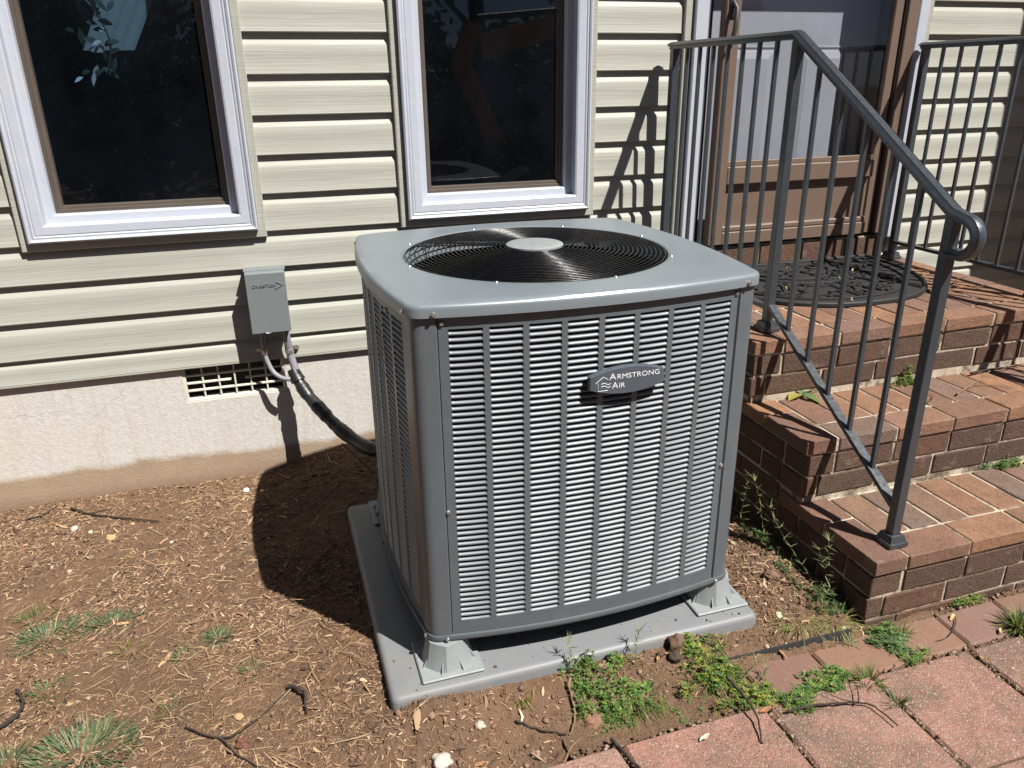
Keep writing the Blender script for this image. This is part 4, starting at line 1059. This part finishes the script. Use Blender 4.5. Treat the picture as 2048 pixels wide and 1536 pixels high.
# ------------------------------------------------------------------ plants
class Leafy:
    def __init__(s): s.v = []; s.f = []; s.t = []
    def quad(s, a, b, c, d, col): k = len(s.v); s.v += [a, b, c, d]; s.f.append((k, k + 1, k + 2, k + 3)); s.t += [col] * 4
    def blade(s, p, d, L, w, col, droop=.5, n=3):
        p = Vector(p); d = Vector(d).normalized(); side = d.cross(Vector((0, 0, 1)));
        side = side.normalized() if side.length > .01 else Vector((1, 0, 0)); prev = (p - side * w * .5, p + side * w * .5); q = p.copy()
        for i in range(n):
            t = (i + 1) / n; d = (d + Vector((0, 0, -droop / n))).normalized(); q = q + d * L / n; ww = w * (1 - t ** 1.6) * .5 + .0001
            cur = (q - side * ww, q + side * ww); s.quad(prev[0], prev[1], cur[1], cur[0], [x * (.85 + .3 * t) for x in col]); prev = cur
        return q
    def leaf(s, p, d, nrm, L, w, col):
        p = Vector(p); d = Vector(d).normalized(); nrm = Vector(nrm); sd_ = d.cross(nrm).normalized(); up = sd_.cross(d).normalized()
        a = p; b = p + d * L * .5 + sd_ * w * .5 + up * w * .12; c = p + d * L; e_ = p + d * L * .5 - sd_ * w * .5 + up * w * .12
        s.quad(a, b, c, e_, col)
    def build(s, name, label, cat, group, mat='leaf', loc=None):
        v_ = np.array([tuple(q) for q in s.v]); mn = v_.min(0); mxx = v_.max(0); org = np.array([(mn[0] + mxx[0]) / 2, (mn[1] + mxx[1]) / 2, mn[2]])
        o = put(name, np_mesh(name, v_ - org, np.array(s.f), M[mat], np.array(s.t)), None, tuple(org)); return tag(o, label, cat, group)
GR = [(.075, .135, .035), (.055, .11, .04), (.10, .16, .04), (.09, .14, .07)]
YE = [(.22, .22, .04), (.26, .24, .08), (.16, .19, .04)]
BG = [(.085, .14, .06), (.065, .115, .052), (.115, .165, .085), (.15, .19, .10), (.26, .24, .14)]
rp = random.Random(11)
def tuft(x, y, n, L, w, spread, cols_, label, z=None, droop=.7, rad=.02, sq=1.0, name='grass_tuft'):
    p = Leafy(); z = gh(x, y) if z is None else z
    flat_ = cols_ is BG
    if flat_: L *= .82; w *= 1.0; rad *= 1.15
    for _ in range(int(n * (6.0 if flat_ else 2.6))):
        a = rp.uniform(0, 2 * pi); e_ = rp.uniform(.1, .85) if flat_ else rp.uniform(.15, 1) ** spread; rr2 = rad * sqrt(rp.random()); px_, py_ = x + rr2 * cos(a) * 1.2, y + rr2 * sin(a) * sq
        d = Vector((cos(a) * (1.15 - e_), sin(a) * (1.15 - e_), e_)); p.blade((px_, py_, z - .003), d, L * rp.uniform(.4, 1.0), w * rp.uniform(.5, .9), rp.choice(cols_), droop * rp.uniform(.6, 1.9), 4)
    return p.build(name, label, 'grass', 'grass tufts')
tuft(-.715, -.812, 130, .055, .0042, 1.6, BG, 'broad blue green grass tuft on the soil at left', rad=.055, droop=.9)
tuft(-.645, -.775, 70, .04, .0035, 1.6, BG + GR, 'smaller green grass patch right behind the broad left tuft', rad=.04, droop=.9)
tuft(-.545, -.80, 90, .045, .0034, 1.7, BG, 'thin grass tuft between the left tuft and the lone tuft', rad=.055, droop=.9, sq=.6)
tuft(-.264, -.975, 60, .05, .0036, 1.5, BG, 'lone grey green grass tuft left of the pad', rad=.016, droop=.7)
tuft(-.49, -.945, 45, .06, .0028, 2.0, YE, 'pale yellow dying grass tuft near the lone tuft', rad=.02, droop=1.0)
tuft(-.545, -1.29, 190, .065, .0052, 1.4, BG, 'wide blue green grass tuft at the lower left', rad=.075, droop=.8)
tuft(-.70, -1.27, 70, .06, .0045, 1.3, GR + BG, 'green grass tuft cut by the left lower corner', rad=.035)
tuft(-.66, -1.045, 60, .035, .004, 1.8, GR, 'low green weed patch beside the curved stick', rad=.04, droop=1)
tuft(-.77, -.70, 36, .05, .0035, 1.6, YE + GR, 'yellow green grass at the far left edge', rad=.03)
tuft(-.545, -.470, 60, .018, .003, 1.5, YE, 'tiny yellow moss plant on the soil near the shadow', rad=.022, name='moss_plant')
tuft(-.35, -1.02, 22, .04, .003, 1.5, BG, 'small sparse grass sprout before the lone tuft', rad=.018)
tuft(-.36, -1.215, 30, .055, .002, 1.8, YE + BG, 'straw coloured sprout among the mulch at lower middle left', rad=.02)
tuft(-.175, -1.135, 30, .035, .003, 1.5, BG, 'small dull green sprout left of the hooked stick', rad=.018)
tuft(1.800, -1.628, 60, .085, .006, .8, GR + YE, 'bright grass tuft in the paver joint at the right edge', z=.0, droop=.7, rad=.014)
tuft(1.289, -1.745, 34, .05, .003, 1.0, GR, 'small grass tuft sprouting in the joint between pink pavers', z=-.004, rad=.012)
tuft(1.275, -1.662, 70, .055, .0032, .9, GR + YE, 'grass tuft at the brown brick edge of the pink pavers', z=-.004, rad=.02)
tuft(1.015, -1.655, 46, .04, .0035, 1.0, YE + GR, 'yellow green grass tuft at the corner of two pavers', z=-.004, rad=.022)
tuft(.955, -1.752, 26, .028, .003, 1.2, YE + GR, 'mossy tuft in the dirt of the paver joint', z=-.006, rad=.014)
tuft(1.470, -1.548, 46, .055, .0026, .9, GR + YE, 'thin grass blades at the foot of the lowest step', z=0, rad=.03, sq=.4)
tuft(.755, -1.655, 60, .032, .0035, 1.3, GR, 'low green weed at the back edge of the left paver', rad=.03)
tuft(.815, -1.640, 60, .045, .004, 1.0, GR + YE, 'upright green grass beside the left paver', rad=.03)
tuft(.436, -1.470, 70, .03, .003, 1.4, YE, 'yellow feathery weed in the loose soil before the pad', rad=.022)
tuft(1.235, -1.445, 60, .085, .0022, 1.3, [(.33, .31, .12), (.25, .27, .1), (.15, .2, .06)], 'pale yellow grass bent over the black edging strip', rad=.05, droop=1.1)
tuft(1.325, -1.475, 80, .075, .002, 1.6, [(.36, .34, .13), (.28, .30, .1)], 'dense pale yellow needles on the end of the edging strip', rad=.035, droop=1.3)
tuft(.93, -1.60, 90, .065, .002, 1.0, [(.14, .13, .06), (.1, .13, .05), (.2, .19, .08)], 'wispy brownish weed stems before the edging strip', rad=.04, droop=.5)

def clump(x, y, rx, ry, n, L, cols_, label, h=.03, z=None, cat='weed', name='leafy_weed'):
    p = Leafy(); z0 = z; L = L * .78
    subs = [(rp.uniform(-1.05, 1.05), rp.uniform(-1.05, 1.05), rp.uniform(.18, .6), rp.uniform(.5, 1.25), rp.uniform(.7, 1.3)) for _ in range(9)] + [(0, 0, .7, 1, 1)]
    for i in range(int(n * 1.5)):
        sx_, sy_, sr, sh, sc = rp.choice(subs); a = rp.uniform(0, 2 * pi); r = sqrt(rp.random())
        cx_, cy_ = x + rx * (sx_ + sr * r * cos(a)), y + ry * (sy_ + sr * r * sin(a)); zz = (gh(cx_, cy_) if z0 is None else z0); hh = h * sh * (1 - r * r * .8) * rp.uniform(.25, 1)
        top = Vector((cx_, cy_, zz + hh)); col = [q * sc for q in rp.choice(cols_)]
        p.blade((cx_ + rp.uniform(-.006, .006), cy_ + rp.uniform(-.006, .006), zz - .002), top - Vector((cx_, cy_, zz)) + Vector((rp.uniform(-.01, .01), rp.uniform(-.01, .01), .004)), hh + .003, .0012, (.11, .14, .05), 0, 1)
        if rp.random() < .5:
            for _ in range(3): b = rp.uniform(0, 6.28); p.blade(top - Vector((0, 0, hh * .7)), Vector((cos(b), sin(b), rp.uniform(.4, 1.6))), rp.uniform(.015, .04), .0016, [q * rp.uniform(.9, 1.7) for q in col], .8, 3)
        for k in range(rp.randint(4, 6)):
            b = k * 2.4 + rp.uniform(-.4, .4); d = Vector((cos(b), sin(b), rp.uniform(-.1, .7))); p.leaf(top, d, (rp.uniform(-.3, .3), rp.uniform(-.3, .3), 1), L * rp.uniform(.5, 1.25), L * rp.uniform(.4, .65), [q * rp.uniform(.7, 1.35) for q in col])
    return p.build(name, label, cat, 'low leafy weeds')
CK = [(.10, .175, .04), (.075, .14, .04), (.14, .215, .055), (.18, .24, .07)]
clump(.640, -1.500, .078, .060, 190, .011, CK, 'biggest bright green leafy weed before the middle of the pad', .05)
clump(.655, -1.575, .050, .045, 80, .008, CK, 'low green weed patch in front of the biggest leafy weed', .035)
clump(.900, -1.510, .080, .050, 170, .011, CK + YE, 'leafy weed between the tall clod and the edging strip', .05)
clump(.930, -1.560, .055, .04, 80, .010, CK, 'dark leafy weed below the left end of the edging strip', .04)
clump(1.160, -1.638, .062, .036, 110, .013, CK, 'leafy rosette weed between the brown edging bricks', .022, .0)
clump(1.085, -1.668, .05, .03, 70, .011, CK, 'smaller rosette weed at the corner of the pink paver', .02, .0)
clump(1.432, -1.535, .040, .022, 60, .012, CK, 'leafy weed at the front corner of the lowest step', .03, .0)
clump(1.425, -1.585, .045, .030, 90, .013, [(.11, .17, .07), (.14, .2, .09), (.09, .14, .05)], 'grey green rosette weed on the brown edging bricks', .022, .0)
clump(1.455, -1.635, .035, .014, 40, .010, CK, 'small creeping weed along the paver joint behind the rosette', .014, .0)
clump(.965, -1.628, .07, .03, 90, .011, CK + YE, 'loose yellow green weed along the back edge of the pink paver', .035, .0)
clump(1.02, -1.575, .05, .03, 60, .010, CK + YE, 'thin weed growing over the left end of the brown edging bricks', .03)
clump(.79, -1.60, .05, .03, 60, .009, CK, 'small low weed on the soil behind the leftmost paver', .022)
tuft(.70, -1.53, 60, .06, .0024, 1.0, GR + YE, 'thin grass blades rising through the biggest leafy weed', rad=.06, droop=.6)
tuft(.92, -1.52, 60, .065, .0024, 1.0, GR + YE, 'thin grass blades rising beside the edging strip', rad=.06, droop=.6)
clump(1.75, -1.50, .045, .010, 60, .008, CK + YE, 'sparse small weeds in the seam below the lowest riser', .02, .0)
clump(.73, -1.545, .03, .025, 22, .017, CK, 'broad leaved seedling right of the biggest leafy weed', .015)
clump(.46, -1.655, .03, .02, 30, .010, [(.07, .11, .06)], 'dull green low weed at the left tip of the pavers', .01)
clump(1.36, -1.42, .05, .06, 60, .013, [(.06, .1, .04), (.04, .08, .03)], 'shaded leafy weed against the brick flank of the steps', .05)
clump(1.99, -.905, .050, .018, 90, .009, CK + YE, 'bright weed growing at the back of the second step', .05, .41, name='step_weed')
clump(2.03, -.895, .020, .012, 40, .009, CK, 'upright sprig above the weed on the second step', .085, .41, name='step_weed')
clump(2.20, -1.185, .050, .022, 90, .009, CK + [(.14, .2, .09)], 'green weed on the lowest step against the riser', .035, .209, name='step_weed')
clump(2.13, -1.178, .035, .014, 35, .008, [(.14, .2, .09), (.1, .15, .06)], 'pale low weed left of the lowest step weed', .02, .209, name='step_weed')
# wispy plants in the gap
def wispy(x, y, H_, lean, n, label, cols_):
    p = Leafy(); z = gh(x, y)
    q = Vector((x, y, z - .004)); d = Vector((lean[0], lean[1], 1)).normalized(); k = 10
    for i in range(k):
        col = rp.choice(cols_); e_ = p.blade(q, d, H_ / k, .0030 * (1 - .06 * i), col, 0, 1); q2 = q + d * H_ / k
        p.blade(q, d, H_ / k, .0028, col, 0, 1)
        for _ in range(n):
            a = rp.uniform(0, 6.28); p.blade(q2, Vector((cos(a), sin(a), rp.uniform(.2, .9))), rp.uniform(.012, .030), .0024, rp.choice(cols_), .3, 2)
        q = q2; d = (d + Vector((rp.uniform(-.12, .12), rp.uniform(-.12, .12), 0))).normalized()
    for _ in range(6): 
        a = rp.uniform(0, 6.28); p.blade(q, Vector((cos(a), sin(a), 1.2)), .03, .002, cols_[0], .2, 2)
    return p.build('wispy_weed', label, 'weed', 'wispy weeds')
WC = [(.20, .23, .10), (.13, .17, .07), (.24, .26, .12), (.08, .13, .05)]
for x, y, H_, ln, lb in ((1.335, -1.41, .30, (-.50, .35), 'tall wispy weed leaning from the steps toward the pad'), (1.375, -1.44, .22, (-.35, .45), 'second wispy weed beside the step corner'), (1.375, -1.40, .17, (.0, .2), 'upright wispy weed in the shade of the steps'),
    (1.33, -1.44, .10, (-.6, 0), 'short wispy weed lying toward the right pad corner'), (1.31, -1.19, .24, (-.1, .2), 'dim wispy weed deep in the gap beside the condenser'), (1.28, -1.08, .20, (.1, .1), 'rear dim wispy weed in the shade of the railing'),
    (.60, -1.475, .11, (-.35, .3), 'curled wispy stem rising over the middle of the pad edge'), (.735, -1.475, .10, (.15, .2), 'thin upright stem before the middle of the pad'), (1.00, -1.60, .09, (.6, .3), 'brownish wispy stem spreading over the edging brick'), (.95, -1.57, .10, (.7, -.1), 'lower brownish wispy stem near the pink paver'), (1.36, -1.545, .07, (-.7, -.3), 'pale needle sprig hanging over the edging bricks')):
    wispy(x, y, H_, ln, 3, lb, WC)
# dense dark bank of shaded weeds beside the flank
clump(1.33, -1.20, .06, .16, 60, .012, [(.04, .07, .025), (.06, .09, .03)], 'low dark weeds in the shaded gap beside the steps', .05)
# broadleaf weed on second step
bw_ = thing('broadleaf_weed', 'single broad leaved weed with one yellow leaf on the second step', 'weed', (1.60, -.885, .412))
for i, (a, L_, w_, el, c) in enumerate(((200, .065, .040, .15, (.35, .30, .08)), (-70, .075, .030, .12, (.12, .2, .07)), (75, .055, .028, 1.2, (.10, .19, .06)), (10, .06, .03, .35, (.12, .18, .08)), (130, .045, .02, .9, (.1, .17, .05)))):
    d = Vector((cos(radians(a)), sin(radians(a)), el)).normalized(); sd_ = d.cross(Vector((0, 0, 1))).normalized(); up = sd_.cross(d); m = MB(); vs = []
    for j_ in range(7):
        t = j_ / 6; wd = w_ * sin(pi * (t ** .8)) * .5 + .001; ctr = Vector((0, 0, .012)) + d * L_ * t - Vector((0, 0, .018 * t * t)); vs += [ctr - sd_ * wd + up * wd * .35, ctr, ctr + sd_ * wd + up * wd * .35]
    m.add([tuple(v_ + Vector((1.60, -.885, .412))) for v_ in vs], [(j_ * 3 + k, j_ * 3 + k + 1, j_ * 3 + 4 + k, j_ * 3 + 3 + k) for j_ in range(6) for k in (0, 1)])
    o = m.build('leaf', M['leaf'], bw_, 60, fix=False); tint_mesh(o.data, c)
    if i == 0: o['label'] = 'yellow leaf'
# dry leaves on the ground
def dry_leaf(x, y, L_, c, label, ang, z=None):
    m = MB(); vs = []; L_ = L_ * .68
    for j_ in range(6):
        t = j_ / 5; wd = L_ * .17 * sin(pi * (.08 + .9 * t)); cz_ = .003 + .006 * sin(pi * t) + .003 * sin(t * 9 + x * 40); vs += [(L_ * (t - .5), -wd, cz_ + .003), (L_ * (t - .5), .004 * sin(t * 4 + y * 30), cz_ - .001), (L_ * (t - .5), wd, cz_ + .002)]
    m.add(vs, [(j_ * 3 + k, j_ * 3 + k + 1, j_ * 3 + 4 + k, j_ * 3 + 3 + k) for j_ in range(5) for k in (0, 1)])
    me = m.mesh('dry_leaf', M['straw'], 60, fix=False); tint_mesh(me, c); o = put('dry_leaf', me, None, (x, y, (gh(x, y) if z is None else z)), (0, 0, ang)); tag(o, label, 'leaf', 'dry leaves')
for x, y, L_, c, lb, an in ((.60, -1.545, .07, (.36, .16, .07), 'curled orange brown leaf at the foot of the tan stick', -.7), (.585, -1.595, .05, (.36, .24, .14), 'flat tan leaf between grey stone and tan stick', .5), (-.83, -.165, .045, (.36, .19, .08), 'orange dry leaf near the far left twig', .4), (.30, -1.60, .05, (.25, .12, .06), 'brown dry leaf at the bottom edge of the soil', .3),
    (.80, -1.47, .035, (.45, .30, .12), 'upright tan leaf beside the dark clod', 1.0), (.835, -1.462, .035, (.5, .38, .2), 'pale curled leaf leaning against the tall clod', .2), (-.25, -1.31, .04, (.36, .19, .1), 'reddish dry leaf beside the flat tan stone', .2), (1.40, -1.50, .03, (.5, .42, .26), 'pale leaf at the step corner behind the edging', .4), (1.385, -1.515, .025, (.55, .47, .3), 'second pale leaf by the end of the edging strip', 1.3)):
    dry_leaf(x, y, L_, c, lb, an)
dry_leaf(.80, -1.70, .05, (.6, .52, .36), 'pale dry leaf lying on the leftmost paver', .25, .004)
dry_leaf(1.665, -1.545, .05, (.5, .33, .15), 'long tan leaf at the foot of the lowest riser', .2, .003)
dry_leaf(1.735, -1.630, .04, (.5, .38, .16), 'yellow tan leaf in the joint by the right grass tuft', .8, .002)
dry_leaf(1.605, -1.70, .045, (.42, .27, .13), 'tan leaf standing in the paver joint at right', -1.4, .0)
dry_leaf(.98, -1.672, .06, (.30, .14, .07), 'brown leaf strip along the back edge of the paver', .08, .002)
for (x, y), lb in zip(((1.98, -.30), (2.15, -.35), (1.86, -.40), (2.08, -.12), (2.30, -.25), (1.98, -.62)), ['leaf scrap lying near the left part of the doormat arc', 'leaf scrap lying at the middle of the doormat', 'leaf scrap at the left side of the doormat by the railing post', 'leaf scrap at the straight back edge of the doormat', 'leaf scrap on the right part of the doormat', 'leaf scrap at the front rim of the doormat']):
    dry_leaf(x, y, .03, (.36, .24, .13), 'small brown ' + lb, rp.uniform(0, 6), .634)

# ------------------------------------------------------------------ indoor things seen through the left window
cu = MB(); n_ = 24
vs = []
for i in range(n_ + 1):
    x = -.52 + .16 * i / n_
    for z in (1.505, 2.3): vs.append((x + (.40 if z > 2 else 0) + (.03 * i / n_ if z > 2 else 0), .30 + .003 * sin(i * 1.1), z))
cu.add(vs, [(i * 2, i * 2 + 2, i * 2 + 3, i * 2 + 1) for i in range(n_)])
tag(cu.build('curtain', M['curtain'], None, 60), 'pale teal curtain hanging inside the left window', 'curtain')
hpn = thing('house_plant', 'dark trailing plant hanging inside the left window', 'house plant', (-.43, .14, 1.42))
m = MB(); m.tube(smooth_path([(-.47, .14, 1.66), (-.43, .14, 1.60), (-.41, .14, 1.52), (-.43, .14, 1.44)]), .003, 5); m.build('stem', M['leafdark'], hpn, 60)
rl = random.Random(5)
for i in range(30):
    z = 1.66 - .24 * (i / 29) ** .9; x = -.445 + .035 * sin(i * .4) + rl.uniform(-.035, .035); a = rl.uniform(0, 360); L_ = rl.uniform(.022, .055); mt = 'leafpale' if i in (19, 24, 27, 29) else 'leafdark'
    d = Vector((cos(radians(a)), rl.uniform(-.5, .5), sin(radians(a)) - .4)).normalized(); s_ = d.cross(Vector((rl.uniform(-.5, .5), 1, rl.uniform(-.3, .3)))).normalized(); m = MB(); p0 = Vector((x, .138 + rl.uniform(-.02, .03), z))
    m.add([tuple(p0 + d * L_ * t + s_ * L_ * .2 * sgn * sin(pi * t) - Vector((0, 0, .01 * t * t))) for t in (0, .25, .5, .75, 1) for sgn in (-1, 1)], [(i_ * 2, i_ * 2 + 2, i_ * 2 + 3, i_ * 2 + 1) for i_ in range(4)]); m.build('leaf', M[mt], hpn, 60)

# ------------------------------------------------------------------ the yard behind the camera, seen as reflections in the panes
def tree(x, y, H_, cr, label, tr=.16, crown_z=.55):
    t = thing('tree', label, 'tree', (x, y, gh(x, y)), 'trees across the yard'); z = gh(x, y) - .1; m = MB(); rt = random.Random(int(x * 31 + y * 17))
    m.tube([(x + .1 * sin(i), y + .1 * cos(i * 1.3), z + H_ * .8 * i / 6) for i in range(7)], [tr * (1 - .1 * i) for i in range(7)], 10)
    for k in range(9):
        a = k * 2.4; zz = z + H_ * (.25 + .055 * k); m.tube([(x, y, zz), (x + cr * .5 * cos(a), y + cr * .5 * sin(a), zz + .7), (x + cr * .9 * cos(a), y + cr * .9 * sin(a), zz + 1.2)], [.06, .035, .012], 6)
    m.build('trunk', M['bark'], t, 60)
    N = 5200; u = rng.normal(size=(N, 3)); u /= np.linalg.norm(u, axis=1)[:, None]; r = rng.random(N) ** .4
    cl = np.floor(rng.random(N) * 26).astype(int); cc = rng.normal(size=(26, 3)) * .5
    P_ = np.array([x, y, z + H_ * (crown_z + .2)]) + (cc[cl] * .75 + u * r[:, None] * .42) * np.array([cr, cr, H_ * .27]); s_ = .05 + .05 * rng.random(N)
    d = rng.normal(size=(N, 3)); d /= np.linalg.norm(d, axis=1)[:, None]; e_ = np.cross(d, rng.normal(size=(N, 3))); e_ /= np.linalg.norm(e_, axis=1)[:, None]
    V_ = np.stack([P_ - d * s_[:, None], P_ + e_ * s_[:, None] * .6, P_ + d * s_[:, None], P_ - e_ * s_[:, None] * .6], 1).reshape(-1, 3); F_ = np.arange(N * 4).reshape(-1, 4)
    T_2 = np.repeat(np.array([.05, .085, .028]) * rng.uniform(.6, 1.5, (N, 1)), 4, 0)
    put('crown', np_mesh('crown', V_, F_, M['hedge'], T_2), t, (0, 0, 0))
tree(-3.2, -9.0, 7, 2.2, 'bare lower trunk tree standing left across the yard', .15)
tree(-1.6, -10.5, 8, 2.6, 'tall tree in the middle of the yard behind the camera', .18)
tree(4.2, -12.5, 8, 2.8, 'broad tree behind the orange excavator', .2, .45)
tree(-6.5, -11.0, 6, 2.5, 'rounder tree at the far left of the yard', .16, .4)
tree(8.5, -14.0, 8, 3.0, 'large tree at the right end of the yard', .2, .4)
tree(1.2, -13.0, 6, 2.6, 'low dense tree at the back of the yard', .16, .3)
nh = thing('neighbour_house', 'cream sided house standing across the yard behind the trees', 'house', (-8.5, -18, 0))
m = MB()
for i in range(26): m.box(-13, -2, -18 + .01, -17.97 - .0 + .015 * (i % 2 == 2), i * .13, i * .13 + .122)
m.box(-13, -2, -24, -18, -.2, 3.4); m.build('wall', M['siding'], nh)
m = MB(); m.prism([(-25, 3.2), (-17.5, 3.2), (-21, 5.6)], 0, -13.4, -1.6); m.build('roof', M['roof'], nh)
for x in (-10.5, -6.5, -4):
    m = MB(); m.box(x - .5, x + .5, -17.96, -17.9, 1.0, 2.4); m.build('window', M['steel'], nh)
# shrubs
SHL = ['dark green shrub at the far left end of the row across the yard', 'dark shrub in front of the bare lower trunk tree', 'dark shrub before the tall tree in the middle of the yard', 'middle dark shrub straight behind the camera', 'dark shrub left of the excavator bucket', 'dark shrub behind the excavator boom', 'dark shrub behind the excavator cab', 'dark green shrub at the far right end of the row across the yard']
for i, (x, y) in enumerate(((-4.6, -7.6), (-3.0, -7.2), (-1.5, -7.5), (.2, -7.2), (1.8, -7.7), (3.4, -7.5), (5.2, -7.8), (7.2, -7.4))):
    sh_ = thing('shrub', SHL[i], 'shrub', (x, y, gh(x, y)), 'row of shrubs across the yard'); z = gh(x, y)
    m = MB(); m.tube([(x, y, z), (x + .05, y, z + .5), (x, y, z + 1.1)], [.05, .04, .02], 7); m.build('trunk', M['bark'], sh_, 60)
    N = 3600; u = rng.normal(size=(N, 3)); u /= np.linalg.norm(u, axis=1)[:, None]; r = rng.random(N) ** .35
    P_ = np.array([x, y, z + 1.15]) + u * r[:, None] * np.array([1.05, .8, 1.15]); s_ = .05 + .05 * rng.random(N)
    d = rng.normal(size=(N, 3)); d /= np.linalg.norm(d, axis=1)[:, None]; e_ = np.cross(d, rng.normal(size=(N, 3))); e_ /= np.linalg.norm(e_, axis=1)[:, None]
    V_ = np.stack([P_ - d * s_[:, None], P_ + e_ * s_[:, None] * .6, P_ + d * s_[:, None], P_ - e_ * s_[:, None] * .6], 1).reshape(-1, 3); F_ = np.arange(N * 4).reshape(-1, 4)
    put('crown', np_mesh('crown', V_, F_, M['hedge'], np.repeat(np.array([.035, .06, .022]) * rng.uniform(.6, 1.5, (N, 1)), 4, 0)), sh_, (0, 0, 0))
# excavator
ex = thing('excavator', 'small orange excavator with raised arm standing in the yard', 'excavator', (4.6, -5.6, 0))
def beam(name, pts, w, t_, mat): m = MB(); m.sweep([Vector(q) for q in pts], [(-w, -t_), (w, -t_), (w, t_), (-w, t_)], (0, 1, 0)); m.build(name, M[mat], ex)
beam('boom', [(4.6, -5.6, 1.0), (4.2, -5.6, 1.75), (3.3, -5.6, 1.95), (2.4, -5.6, 1.72)], .09, .12, 'orange'); beam('stick', [(2.3, -5.6, 1.95), (2.15, -5.6, 1.55), (2.55, -5.6, .7)], .07, .09, 'orange')
beam('bucket', [(2.55, -5.6, .75), (2.35, -5.6, .45), (2.6, -5.6, .3), (2.9, -5.6, .45)], .22, .03, 'steel')
for q in ([(4.3, -5.6, 1.2), (3.3, -5.6, 1.7)], [(3.5, -5.6, 2.1), (2.35, -5.6, 2.0)]): m = MB(); m.tube(q, .035, 10); m.build('cylinder', M['steel'], ex)
m = MB(); m.box(4.4, 5.7, -6.2, -5.0, .55, 1.2, .05); m.build('body', M['orange'], ex)
m = MB(); m.box(4.75, 5.55, -6.1, -5.3, 1.2, 2.2, .08); m.build('cab', M['steel'], ex)
for y in (-6.25, -5.25): m = MB(); m.box(4.2, 5.8, y - .02, y + .32, 0, .5, .12); m.build('track', M['steel'], ex)
